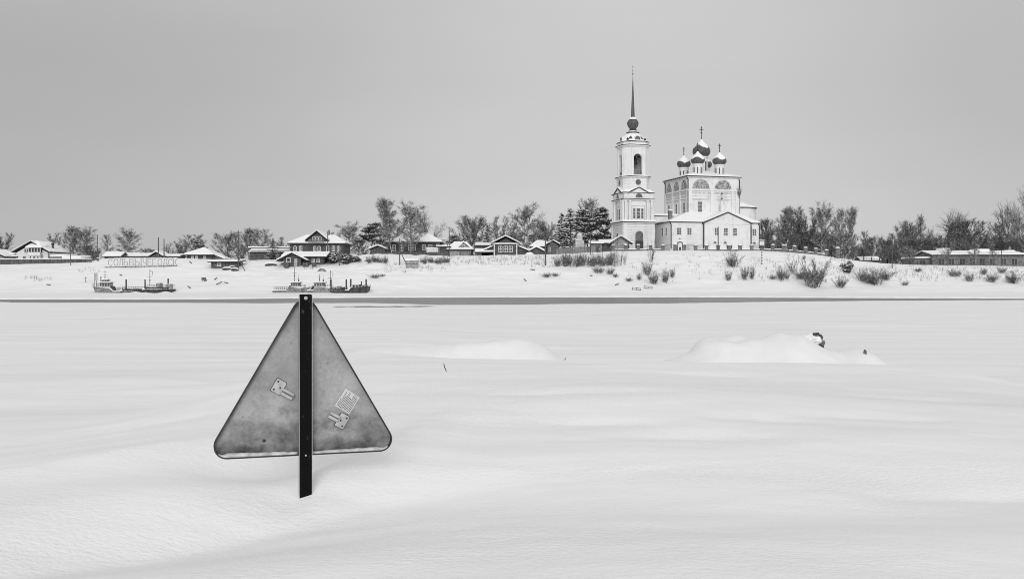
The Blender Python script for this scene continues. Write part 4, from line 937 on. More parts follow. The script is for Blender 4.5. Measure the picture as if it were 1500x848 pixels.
# dark metal fence sloping down to the right
def picket(name, label, pa, pb, ta, tb, ba, bb, D):
    x0, x1 = X(pa, D), X(pb, D); zb = Z((ba+bb)/2, D); L_ = x1-x0
    t = thing(name, label, 'fence', (x0, D, zb)); m = MB(); x = 0
    while x < L_:
        f = x/L_; m.box(x, x+.05, -.03, .02, Z(ba+(bb-ba)*f, D)-zb-.6, Z(ta+(tb-ta)*f, D)-zb); x += .2
    m.build('pickets', M['metal'], t)
    for k in range(7):
        f = k/6; MB().box(L_*f-.09, L_*f+.09, -.09, .09, Z(ba+(bb-ba)*f, D)-zb-.8, Z(ta+(tb-ta)*f, D)-zb+.2).build('post', M['metal'], t)
picket('metal_fence', 'dark metal picket fence sloping down right of the churchyard', 1231, 1300, 371.5, 380.5, 378.5, 386.5, 252.5)
picket('metal_fence', 'dark picket fence in front of the long brick building', 1300, 1365, 381.5, 383, 386.5, 389, 252.5)
# long brick building
D = 262; s = D/F
t, s, pc, h, hd = house('brick_building', 'long low brick building with dark windows under uneven snow roof', 1366, 1500, 389.5, 374.2, 368.5, D, 12, 'gable_x', 'brick', cat='building', over=.5, snow_t=.35,
   windows=tuple((p, 379.2, 387, 7.5) for p in (1379, 1394, 1409.5, 1424.5, 1438.5, 1453.5, 1470, 1486)), frame='board', mull=(1, 1))
MB().box((1343-pc)*s, (1366-pc)*s-.004, -hd+1.5, hd-2, -2, 1.9).build('side_wing', M['brick'], t)
MB().box((1342-pc)*s, (1366.5-pc)*s, -hd+1.1, hd-1.6, 1.904, 2.0).build('wing_roof', M['metal'], t)
MB().box((1342-pc)*s, (1366.5-pc)*s, -hd+1.2, hd-1.7, 2.004, 2.4).build('wing_snow', M['snow'], t)
window(t, face(0, hd-1.5), (1355-pc)*s, .3, 1.5, 1.4, M['board'], M['glass'], mull=(1, 0))
for px, w_, z_ in ((1396, 17, 1.1), (1450, 26, .8), (1490, 20, .5)):
    x_ = (px-pc)*s; MB().prism([(x_+a, b) for a, b in sq(w_*s/2, 2.5)], h+.8, h+1.0+z_, [(x_+a, b) for a, b in sq(w_*s/2-.6, 2.0)]).build('roof_hump', M['snow'], t)
house('annex', 'low snow roofed outbuilding cut off by the right edge of the photo', 1500, 1560, 390, 378, 372, 266, 9, 'gable_x', 'board_dark', cat='building')
house('shed', 'small snow roofed shed in front of the dark trees left of the brick building', 1262, 1288, 386, 382.5, 377.5, 268, 5, 'gable_x', 'board_dark', cat='shed')
# ------------------------------------------------------------------ poles
def pole(px, top, base, label, lean=None, arm=False, r=.13, lamp=False, extra=None, steps=0):
    x, y, z = hit(px, base); H_ = Z(top, y)-z
    t = thing('utility_pole' if not lamp else 'street_lamp', label, 'pole' if not lamp else 'lamp', (x, y, z))
    MB().tube((0, 0, -.8), (0, 0, H_), r, r*.75, 8).build('shaft', M['wood'], t)
    if arm:
        MB().box(-.8, .8, -.06, .06, H_-.6, H_-.48).build('crossarm', M['wood'], t)
        for xx in (-.7, .7): MB().lathe([(.05, H_-.48), (.08, H_-.4), (.03, H_-.28)], 8, xx, 0).build('insulator', M['trim'], t)
    if lean:
        dx = (lean[0]-px)/F*y; zt = (base-lean[1])*y/F; MB().tube((dx, -.4, -.5 + th(x+dx, y)-z), (0, -.12, zt), .1, .09, 8).build('brace', M['wood'], t)
    if lamp:
        MB().tube((0, 0, H_-.05), (-.6, -.3, H_+.25), .05, .04, 6).tube((-.6, -.3, H_+.25), (-1.2, -.6, H_+.2), .04, .04, 6).build('arm', M['metal'], t)
        MB().prism([(-1.5, -.75), (-1.1, -.75), (-1.1, -.5), (-1.5, -.5)], H_+.1, H_+.22).build('lamp_head', M['ash'], t)
    return t
pole(103.5, 354, 388.5, 'thin pole rising in front of the grey wall', r=.11)
pole(142.5, 344, 379, 'bare pole between the birch pair and the narrow tree', r=.14)
pole(148, 355, 379, 'short thin pole right of the bare pole', r=.1)
pole(183, 352, 379, 'slim pole behind the middle letters of the sign', r=.09)
pole(232, 348, 378, 'thick dark pole behind the right letters, left of two', r=.17)
pole(240.3, 350, 378, 'thick dark pole behind the right letters, right of two', r=.15)
pole(349, 337.5, 396, 'tall braced pole beside the boat hut', lean=(360.5, 376), arm=True, r=.15)
pole(480, 339, 376, 'pole standing against the front of the large log house', r=.13)
pole(497, 357, 389, 'short pole right of the log cabin', r=.12)
pole(585.5, 349, 388, 'dark braced pole in front of the long log house', lean=(597, 366), r=.13)
pole(658, 338, 376, 'tall pole with slanting prop right of the long log house', lean=(648, 352), r=.14)
pole(808.5, 325, 372, 'tall dark pole among the huts right of the gabled house', r=.17)
pole(799, 349, 388.5, 'thick snag like pole standing on the slope below the huts', arm=True, r=.2)
pole(838, 345, 373, 'lamp post in front of the dark spruces', lamp=True, r=.1)
pole(865, 340, 373, 'lamp post in front of the dark pine', lamp=True, r=.1)
pole(1052, 332, 367, 'tall dark pole in front of the church annex gable', r=.15)
pole(1155, 350, 368, 'curved street lamp among the trees right of the church', lamp=True, r=.1)
pole(1214.5, 352, 374, 'thin dark pole near the right end of the churchyard fence', r=.1)
pole(1307, 358, 393, 'dark pole standing in the bushes right of the metal fence', r=.12)
pole(1467, 365, 390, 'pole in front of the right half of the brick building', r=.12)
# leading mark with striped post
x, y, z = hit(1116, 387); t = thing('leading_mark', 'black and white banded post with square white board on the bank', 'marker', (x, y, z))
zt = Z(351, y)-z
n = 11
for k in range(n): MB().tube((0, 0, -.4 if k == 0 else k*zt*.62/n), (0, 0, (k+1)*zt*.62/n), .13, .13, 8).build('band', M['metal'] if k % 2 == 0 else M['trim'], t)
MB().box(-.1, .1, -.02, .1, zt*.62, zt).build('upper_post', M['board'], t)
MB().box(-.7, .7, -.05, -.0, zt-1.42, zt-.28).build('board_frame', M['metal'], t); MB().box(-.56, .56, -.1, -.055, zt-1.32, zt-.38).build('board', M['trim'], t); MB().box(-.66, .66, -.2, -.02, zt-.275, zt-.1).build('snow_cap', M['snow'], t)
MB().box(-.5, .5, -.1, -.03, zt-2.0, zt-1.6).build('board', M['metal'], t)
# ------------------------------------------------------------------ trees
def seg_object(name, segs, sides, mt, parent):
    """many tapered sticks (p0, p1, r0, r1) as ONE mesh"""
    A = np.array([s[0] for s in segs], float); B = np.array([s[1] for s in segs], float)
    ra = np.array([s[2] for s in segs], float); rb = np.array([s[3] for s in segs], float)
    d = B - A; d /= np.maximum(np.linalg.norm(d, axis=1), 1e-6)[:, None]
    up = np.where(np.abs(d[:, 2:3]) > .9, np.array([[1., 0, 0]]), np.array([[0., 0, 1]]))
    u = np.cross(d, up); u /= np.linalg.norm(u, axis=1)[:, None]; v = np.cross(d, u)
    n = len(A); a = 2*np.pi*np.arange(sides)/sides
    ring = np.cos(a)[None, :, None]*u[:, None, :] + np.sin(a)[None, :, None]*v[:, None, :]
    V = np.concatenate([A[:, None, :] + ring*ra[:, None, None], B[:, None, :] + ring*rb[:, None, None]], 1)
    k = np.arange(sides); k2 = (k+1) % sides
    q = np.stack([k, k2, sides+k2, sides+k], 1)
    Fq = (np.arange(n)[:, None, None]*(2*sides) + q[None]).reshape(-1, 4)
    me = bpy.data.meshes.new(name); vv = V.reshape(-1, 3).astype(np.float32)
    me.vertices.add(len(vv)); me.vertices.foreach_set('co', vv.ravel())
    me.loops.add(Fq.size); me.loops.foreach_set('vertex_index', Fq.ravel().astype(np.int32))
    me.polygons.add(len(Fq)); me.polygons.foreach_set('loop_start', np.arange(0, Fq.size, 4, dtype=np.int32))
    me.update(); me.validate(); me.materials.append(mt)
    o = bpy.data.objects.new(name, me); COL.objects.link(o)
    if parent is not None: o.parent = parent
    return o
def norm(v): return v/max(1e-6, np.linalg.norm(v))
def branch(segs, p, d, L, r0, r1, n, rng, wander=.12, bend=0.0):
    """polyline stick; bend>0 turns upwards, <0 droops; returns points and directions"""
    pts = [p]; ds = [d]; q = p.copy(); st = L/n
    for i in range(n):
        d = norm(d + rng.normal(0, wander, 3) + np.array([0, 0, bend]))
        e = q + d*st
        segs.append((q, e, r0+(r1-r0)*i/n, r0+(r1-r0)*(i+1)/n)); q = e; pts.append(q); ds.append(d)
    return pts, ds
def along(pts, ds, f):
    t = f*(len(pts)-1); i = min(int(t), len(pts)-2); g = t-i
    return pts[i]*(1-g)+pts[i+1]*g, ds[i+1]
def side_dir(d, rng, ang, up=0.0):
    r = rng.normal(0, 1, 3); r = norm(r - d*np.dot(r, d)); return norm(d*math.cos(ang) + r*math.sin(ang) + np.array([0, 0, up]))
def azdir(az, el): return np.array([math.cos(az)*math.cos(el), math.sin(az)*math.cos(el), math.sin(el)])

def twigs(crown, pts, ds, n, L, rng, r=.022, up=0.0, bend=0.0, ang=.75, seg=2):
    for k in range(n):
        p, d = along(pts, ds, rng.uniform(.15, 1.0)); dd = side_dir(d, rng, ang*rng.uniform(.6, 1.3), up)
        branch(crown, p, dd, L*rng.uniform(.6, 1.3), r, r*.45, seg, rng, .15, bend)
def tree_up(seed, Hh=14.0, Rw=2.3, h0=.2, n=38, el=(.75, 1.2), tops=1, subs=12, tw=7, droop=0.0, tl=.75, shape='oval', tr=.15, rt=.020):
    """leafless tree: limbs sweep upwards and fray into many fine twigs; droop<0 lets the outer twigs hang"""
    rng = np.random.default_rng(seed); trunk = []; crown = []; stems = []
    for s in range(tops):
        o = s-.5*(tops-1); d = norm(np.array([o*.14+rng.normal(0, .04), rng.normal(0, .05), 1]))
        stems.append(branch(trunk, np.array([o*.35, rng.normal(0, .15)*(tops > 1), -.6]), d, (Hh+.6)*(1 if s == 0 else rng.uniform(.82, .97)), tr/tops**.35, .02, 12, rng, .035, .015))
    for i in range(n):
        pts, ds = stems[i % tops]; g = (i+rng.uniform(0, 1))/n; f = h0+(.96-h0)*g; az = i*2.4+rng.normal(0, .4)
        if shape == 'oval': rad = Rw*(.45+.75*math.sin(math.pi*min(1, .2+.8*g))**.8)*(1 if g < .8 else (1.25-g)/.45)
        elif shape == 'cone': rad = Rw*(1.12-g)
        else: rad = Rw*(.75+.5*math.sin(math.pi*min(1, .1+.75*g)))
        e_ = el[0]+(el[1]-el[0])*g+rng.normal(0, .1); L = min(rad*rng.uniform(.7, 1.15)/math.cos(e_), Hh*(1.02-f)/max(.3, math.sin(e_))+.7)
        p, _ = along(pts, ds, f)
        b, bd = branch(trunk, p, azdir(az, e_), L, .05*min(1, L/3), .016, 5, rng, .09, .035 if droop >= 0 else -.01)
        for k in range(int(subs*(.5+.25*L))):
            q, qd = along(b, bd, rng.uniform(.15, 1.0))
            sb, sd_ = branch(crown, q, side_dir(qd, rng, rng.uniform(.25, .7), .12), rng.uniform(.6, 1.25), rt*1.5, rt, 3, rng, .12, droop*.6)
            twigs(crown, sb, sd_, tw, tl, rng, rt, .12 if droop >= 0 else -.1, droop, .5)
    return trunk, crown
def tree_vase(seed, Hh=12.0, Rw=2.2, stems=5, dense=1.0):
    rng = np.random.default_rng(seed); trunk = []; crown = []
    for s in range(stems):
        az = s*2.4+rng.normal(0, .4); lean = rng.uniform(.03, .2)*(Rw/2.2)
        pts, ds = branch(trunk, np.array([math.cos(az)*.2, math.sin(az)*.2, -.6]), norm(np.array([math.cos(az)*lean, math.sin(az)*lean, 1])), Hh*rng.uniform(.72, 1.03), .10, .018, 9, rng, .05, .01)
        for i in range(20):
            f = .22+.77*(i+rng.uniform(0, 1))/20; p, d = along(pts, ds, f); L = (2.0-1.1*f)*rng.uniform(.6, 1.2)*Rw/2.2
            b, bd = branch(trunk, p, side_dir(d, rng, rng.uniform(.35, .65), .25), L, .03, .014, 3, rng, .1, .06)
            for k in range(6):
                q, qd = along(b, bd, rng.uniform(.2, 1.0))
                sb, sd_ = branch(crown, q, side_dir(qd, rng, rng.uniform(.25, .6), .25), rng.uniform(.5, 1.0), .024, .016, 2, rng, .12, .04)
                twigs(crown, sb, sd_, 5, .6, rng, .016, .2, .02, .45)
    return trunk, crown
def tree_bare(seed, Hh=13.0, Rw=5.0):
    rng = np.random.default_rng(seed); trunk = []; crown = []
    def rec(p, d, L, r, lev):
        pts, ds = branch(trunk if lev < 3 else crown, p, d, L, r, r*.55, 4, rng, .14, .03)
        if lev == 5: return
        for k in range((5, 4, 4, 4, 3)[lev]):
            f = rng.uniform(.35, 1.0) if k else 1.0
            q, qd = along(pts, ds, f)
            rec(q, side_dir(qd, rng, rng.uniform(.35, .8) if k else .2, .12), L*rng.uniform(.58, .82), max(.017, r*.55), lev+1)
    rec(np.array([0, 0, -.6]), np.array([0., 0, 1]), Hh*.33, .26, 0)
    return trunk, crown
def tree_spruce(seed, Hh=11.0, Rw=2.3):
    rng = np.random.default_rng(seed); trunk = []; crown = []; snow = []
    pts, ds = branch(trunk, np.array([0, 0, -.5]), np.array([0, 0, 1.]), Hh+.5, .16, .02, 8, rng, .01)
    z = .6
    while z < Hh-.15:
        f = z/Hh; R_ = Rw*(1-f)**.85+.12
        for k in range(7):
            az = k*2*math.pi/7+z*2.1+rng.normal(0, .25); L = R_*rng.uniform(.7, 1.15)
            if rng.random() < .08: continue
            b, bd = branch(crown, np.array([0, 0, z+rng.uniform(-.2, .2)]), azdir(az, -.15+.5*f), L, .04, .02, 4, rng, .06, .02)
            for q in range(int(10+8*L)):
                p, d = along(b, bd, rng.uniform(.1, 1)); dd = norm(side_dir(d, rng, .8)*np.array([1, 1, .35])+np.array([0, 0, -.25]))
                crown.append((p, p+dd*rng.uniform(.3, .6)*(.4+.6*(1-f)), .06, .02))
            for q in range(int(2+3*L)):
                if rng.random() < .6:
                    p, d = along(b, bd, rng.uniform(.3, 1)); p = p+np.array([0, 0, .05]); snow.append((p, p+d*rng.uniform(.2, .45), .07, .05))
        z += .42+.12*(1-f)
    return trunk, crown, snow
def clump(crown, snow, c, r, rng, n=120, sn=34):
    for k in range(n):
        v = norm(rng.normal(0, 1, 3)); p = c+v*np.array([1, 1, .62])*r*rng.uniform(.15, 1)**.5
        d = norm(v*.6+rng.normal(0, .5, 3)+np.array([0, 0, .3])); crown.append((p, p+d*rng.uniform(.22, .45), .05, .015))
    for k in range(sn):
        v = norm(rng.normal(0, 1, 3)); v[2] = abs(v[2])+.3; v = norm(v); p = c+v*np.array([1, 1, .62])*r*rng.uniform(.8, 1.02)
        snow.append((p, p+np.array([rng.normal(0, .18), rng.normal(0, .18), rng.normal(0, .05)]), .09, .05))
def tree_pine(seed, Hh=11.0, Rw=2.6, low=.3, n=26):
    rng = np.random.default_rng(seed); trunk = []; crown = []; snow = []
    pts, ds = branch(trunk, np.array([0, 0, -.5]), np.array([0, 0, 1.]), Hh*.97, .2, .05, 8, rng, .04)
    for i in range(n):
        f = low+(1-low)*(i+.5)/n; p, _ = along(pts, ds, f*.98); g = (f-low)/(1-low)
        L = Rw*(1.05-.8*g**1.6)*rng.uniform(.5, 1.05); az = i*2.4+rng.normal(0, .4)
        b, bd = branch(trunk, p, azdir(az, .15+.5*g+rng.normal(0, .15)), L, .06, .03, 4, rng, .12, .06)
        clump(crown, snow, b[-1], rng.uniform(.55, .85), rng)
        if L > 1.2: clump(crown, snow, b[-2]+rng.normal(0, .3, 3), rng.uniform(.4, .65), rng, 90, 14)
    return trunk, crown, snow
def shrub(seed, Hh=3.0, Rw=1.6, stems=34, tw=9, r=.015):
    rng = np.random.default_rng(seed); st = []; bias = rng.uniform(0, 6.28)
    for s in range(stems):
        az = rng.uniform(0, 2*math.pi) if s % 3 else bias+rng.normal(0, .6); lean = rng.uniform(.03, .8)**1.5*(Rw/Hh)*1.25
        pts, ds = branch(st, np.array([math.cos(az)*Rw*.22*rng.uniform(0, 1.4), math.sin(az)*Rw*.22*rng.uniform(0, 1.4), -.25]), norm(np.array([math.cos(az)*lean, math.sin(az)*lean, 1])), Hh*rng.uniform(.35, 1.08), r, .010, 5, rng, .06, .02)
        for k in range(tw):
            p, d = along(pts, ds, rng.uniform(.25, 1)); branch(st, p, side_dir(d, rng, rng.uniform(.3, .6), .15), rng.uniform(.3, .9), .012, .006, 3, rng, .16, .02)
    return st
def snow_bush(seed):
    rng = np.random.default_rng(seed); st = []; sn = []
    for k in range(16):
        az = rng.uniform(0, 6.28); L = rng.uniform(.8, 1.9)
        b, bd = branch(st, np.array([0, 0, -.2]), azdir(az, rng.uniform(.5, 1.4)), L, .04, .02, 4, rng, .12)
        clump(st, sn, b[-1], .45, rng, 60, 16); clump(st, sn, b[-2], .4, rng, 40, 10)
    return st, sn
HIDE = []
PROTO = {}
def dims(segs, pc=94):
    P = np.array([s[1] for s in segs]); return float(P[:, 2].max()), float(np.percentile(np.abs(P[:, :2]), pc)*2)
def proto(key, nm, res, tm, cm, sides=(6, 3)):
    t = bpy.data.objects.new(nm, None); t.empty_display_size = .5
    parts = [seg_object('trunk', res[0], sides[0], tm, t), seg_object('crown', res[1], sides[1], cm, t)]
    if len(res) > 2: parts.append(tag(seg_object('snow', res[2], 4, M['snow'], t), kind='stuff'))
    h, w = dims(res[1]); PROTO[key] = [t, h, w, False]
def tree(key, name, px, top, width, D, label, cat='tree', group=None, base=None, dxy=0):
    """stand a copy of a prototype on the terrain; its height reaches the photo row `top` seen from the camera"""
    P = PROTO[key]; x = X(px, D); y = D
    z = th(x, y); hh = Z(top, D)-z; ww = width*D/F*(1.15 if key[0] in 'brv' else 1.0)
    if not P[3]: t = P[0]; P[3] = True; COL.objects.link(t)
    else: t = copy_tree(P[0]); 
    t.name = name; t.location = (x, y, z)
    sz = hh/P[1]; sx = ww/P[2]; sx = min(max(sx, sz*.62), sz*1.5)
    t.scale = (sx, sx, sz); t.rotation_euler = (0, 0, random.Random(int(px*7+D)).uniform(0, 6.28))
    for k in ('group',):
        if k in t: del t[k]
    tag(t, label, cat, group)
    return t
BK, BB, TW, TD, ND = M['bark'], M['birchbark'], M['twig'], M['twig_dark'], M['needle']
proto('b1', 'birch_tree', tree_up(1, Rw=2.2, tw=6), BB, TW)
proto('b2', 'birch_tree', tree_up(2, Rw=2.6, n=42, tops=2, droop=-.10, el=(.7, 1.1)), BB, TW)
proto('b3', 'birch_tree', tree_up(3, Rw=1.8, h0=.24, el=(.95, 1.25), n=46), BB, TW)
proto('b4', 'birch_tree', tree_up(4, Rw=2.9, h0=.18, n=44, droop=-.16, el=(.6, 1.1), tops=2), BB, TW)
proto('r1', 'round_tree', tree_up(5, Hh=11, Rw=3.4, h0=.1, n=44, el=(.6, 1.15), tops=3, shape='round'), BK, TW)
proto('r2', 'round_tree', tree_up(6, Hh=11, Rw=2.6, h0=.06, n=40, el=(.7, 1.2), tops=2, shape='round'), BK, TD)
proto('v1', 'bare_tree', tree_vase(7), BK, TW)
proto('v2', 'bare_tree', tree_up(8, Hh=11, Rw=1.2, h0=.12, n=30, el=(.9, 1.25), subs=7, tl=.5), BK, TW)
proto('v3', 'bare_tree', tree_vase(18, Rw=2.8, stems=7), BK, TD)
proto('o1', 'bare_tree', tree_bare(9), BK, TD)
proto('o2', 'bare_tree', tree_bare(10), BK, TW)
proto('s1', 'spruce_tree', tree_spruce(11), BK, ND)
proto('s2', 'spruce_tree', tree_spruce(12, Rw=2.8), BK, ND)
proto('p1', 'pine_tree', tree_pine(13), BK, ND)
proto('p2', 'pine_tree', tree_pine(14, Rw=3.2, low=.45, n=24), BK, ND)
proto('p3', 'pine_tree', tree_pine(15, Hh=7, Rw=2.8, low=.12, n=30), BK, ND)
T = [
 ('v3','bare_tree',2,334,30,276,'dense bare tree cut off by the left edge of the photo'),
 ('v1','bare_tree',83,338,30,284,'frosted tree right of the white villa chimney'),
 ('b1','birch_tree',110,329,24,280,'weeping birch, left one of the close pair behind the grey wall'),
 ('b4','birch_tree',124,328,26,281,'weeping birch, right one of the close pair behind the grey wall'),
 ('v2','bare_tree',161,342,22,279,'narrow tree behind the small gabled shed'),
 ('b4','birch_tree',188.5,331,31,279,'broad birch behind the middle letters of the hillside sign'),
 ('o2','bare_tree',246,352,20,276,'small open tree right of the two thick dark poles'),
 ('v3','bare_tree',266,350,30,277,'spreading bare tree left of the cottage with pyramid roof'),
 ('b2','birch_tree',283,341,30,290,'pale weeping birch behind the round dark pine'),
 ('p3','pine_tree',294,349,24,282,'round dark pine behind the cottage with pyramid roof'),
 ('r1','round_tree',333,336,38,284,'broad round bare tree left of the tall braced pole'),
 ('b1','birch_tree',365,333,25,286,'birch right of the tall braced pole, left of two alike'),
 ('b2','birch_tree',384,331,27,286,'birch behind the long open shed, right of two alike'),
 ('v1','bare_tree',406,346,22,282,'lower tree behind the young spruce'),
 ('s2','spruce_tree',400,349,18,253,'young dark spruce in front of the long open shed'),
 ('v1','bare_tree',489,339,26,288,'pale tree showing behind the right roof of the large log house'),
 ('b4','birch_tree',511,322,33,284,'round topped birch right of the large log house'),
 ('p2','pine_tree',543,325,42,282,'spreading dark pine between the two big log houses'),
 ('b3','birch_tree',575,287,30,255,'tallest birch, at the left front of the long log house'),
 ('b4','birch_tree',602,289,33,255,'tall dense birch at the middle front of the long log house'),
 ('v1','bare_tree',590,318,24,282,'thin tree between the two tall birches at the long log house'),
 ('o1','bare_tree',630,302,42,280,'open crowned bare tree behind the right end of the long log house'),
 ('p1','pine_tree',668,343,22,290,'small dark pine behind the pale house with garage door'),
 ('r1','round_tree',697,311,48,292,'wide round tree between the garage house and gabled log house'),
 ('s1','spruce_tree',714,330,17,274,'little dark spruce just left of the gabled log house'),
 ('v1','bare_tree',731,315,27,290,'frosted tree straight behind the gabled log house'),
 ('v2','bare_tree',746,326,18,292,'thin pale tree right of the gabled log house chimney'),
 ('b4','birch_tree',769,293,37,280,'tall broad birch right of the gabled log house'),
 ('r1','round_tree',798,321,32,290,'rounded pale tree behind the tall pole among the huts'),
 ('s1','spruce_tree',823,313,27,282,'narrow dark spruce at the left end of the dark cluster'),
 ('s2','spruce_tree',835,306,34,280,'bigger dark spruce second from left in the dark cluster'),
 ('b1','birch_tree',855,287,27,286,'tall pale birch rising out of the dark spruces and pines'),
 ('p1','pine_tree',863,305,34,280,'dark pine just right of the pale birch in the dark cluster'),
 ('p1','pine_tree',877,301,36,277,'dark rounded pine nearest to the bell tower'),
 ('p3','pine_tree',889,336,24,279,'low dark pine touching the left side of the bell tower'),
 ('r2','round_tree',1120,317,22,300,'dark round tree just right of the church'),
 ('b3','birch_tree',1145,300,22,285,'slender birch, leftmost tall one right of the church'),
 ('v1','bare_tree',1163,303,26,284,'many stemmed tree between the slender birch and the vase shaped tree'),
 ('v3','bare_tree',1179,299,30,282,'vase shaped dense tree above the curved street lamp'),
 ('b4','birch_tree',1206,291,29,279,'tallest birch in the group right of the church'),
 ('p3','pine_tree',1190,333,20,288,'dark pine between the vase shaped tree and tallest birch'),
 ('b1','birch_tree',1230,303,19,273,'narrow birch by the end pillar, left of two'),
 ('b3','birch_tree',1242,299,18,273,'narrow pointed birch by the end pillar, right of two'),
 ('v2','bare_tree',1271,336,14,335,'slim pale tree alone in the gap left of the dark wood'),
 ('r1','round_tree',1335,318,40,298,'dark rounded tree at the left of the dark wood'),
 ('v2','bare_tree',1345,312,17,288,'thin pointed tree rising above the dark rounded tree'),
 ('o1','bare_tree',1378,303,60,300,'largest wide crowned tree behind the brick building'),
 ('r2','round_tree',1421,317,38,295,'rounded dark tree right of the largest wide crowned tree'),
 ('b1','birch_tree',1455,322,30,290,'pale birch behind the right part of the brick building'),
 ('o1','bare_tree',1484,286,56,272,'big open bare tree at the right end of the brick building'),
 ('o2','bare_tree',1506,266,50,268,'tallest bare tree cut off by the right edge of the photo'),
 ('o2','bare_tree',1336,357,24,256,'small white limbed tree leaning left of the brick building'),
 ('o2','bare_tree',1388,350,22,256,'white limbed small tree in front of the brick building, left of three'),
 ('v2','bare_tree',1424,348,16,256,'small tree in front of the brick building, middle of three'),
 ('v2','bare_tree',1456,352,16,256,'slim young tree in front of the brick building, right of three'),
  ]
for a in T: tree(*a)
# rows that nothing in the photo tells apart
for i, (px, top, w, D) in enumerate([(133,357,26,275),(140,361,20,280),(212,362,22,276),(222,364,18,285),(60,366,20,290),(318,370,16,280),(352,357,24,290),(420,352,22,292),(530,345,20,292),(556,348,22,290),(568,340,18,288),(655,362,14,285),(676,352,22,290),(684,345,26,292),(756,335,20,292),(786,340,22,290),(812,345,18,290)]):
    tree(('r2','v3','r1')[i % 3], 'low_tree', px, top, w, D, 'low grey bare tree filling a gap behind the village houses', 'tree', 'low trees behind the village')
for i, (px, top, w, D) in enumerate([(1128,336,24,288),(1138,345,22,282),(1152,330,26,292),(1160,340,22,280),(1172,328,26,292),(1186,345,24,281),(1196,338,24,292),(1216,330,26,290),(1224,345,22,284),(1236,340,22,286),(1247,352,16,288)]):
    tree(('r2','v3','r2')[i % 3], 'understory_tree', px, top, w, D, 'dark low bare tree under the tall birches right of the church', 'tree', 'understory right of the church')
wd = [(1258,362,16,330),(1264,352,18,330),(1280,344,20,325),(1290,341,22,330),(1300,348,20,320),(1308,340,22,326),(1320,336,26,315),(1314,355,24,290),(1328,345,28,285),(1342,340,30,290),(1352,345,26,280),(1362,338,30,288),(1376,345,32,282),(1390,338,34,290),(1404,335,28,292),(1412,348,26,281),(1428,342,28,286),(1440,335,28,292),(1448,348,26,282),(1462,340,28,288),(1472,345,26,284),(1490,335,30,290),(1500,345,28,284),(1275,362,22,300),(1292,364,22,296),(1303,366,20,290)]
for i, (px, top, w, D) in enumerate(wd):
    tree(('r2','v3','r2','o1')[i % 4], 'wood_tree', px, top, w, D, 'grey bare tree in the dark wood at the right behind the brick building', 'tree', 'dark wood on the right')

# ------------------------------------------------------------------ shrubs on the bank
for k, (h_, w_, st, tw) in enumerate(((3.0, 1.7, 40, 18), (2.6, 1.1, 24, 14), (2.2, 2.2, 44, 14), (4.0, .9, 9, 14))):
    segs = shrub(30+k, h_, w_, st, tw)
    t = bpy.data.objects.new('shrub', None); seg_object('stems', segs, 4, M['shrub'], t)
    h, w = dims(segs, 97); PROTO['h%d' % (k+1)] = [t, h, w, False]
segs, sn = snow_bush(44); t = bpy.data.objects.new('snowy_bush', None); seg_object('branches', segs, 3, M['needle'], t); tag(seg_object('snow', sn, 4, M['snow'], t), kind='stuff')
h, w = dims(segs); PROTO['sb'] = [t, h, w, False]
def bush(key, px, base, top, width, label, group=None, name='shrub', cat='shrub'):
    P = PROTO[key]; x, y, z = hit(px, base)
    hh = max(.35, Z(top, y)-z); ww = width*y/F
    if not P[3]: t = P[0]; P[3] = True; COL.objects.link(t)
    else: t = copy_tree(P[0])
    t.name = name; t.location = (x, y, z); t.scale = (ww/P[2], ww/P[2], hh/P[1]); t.rotation_euler = (0, 0, random.Random(int(px*13)).uniform(0, 6.28))
    if 'group' in t: del t['group']
    tag(t, label, cat, group)
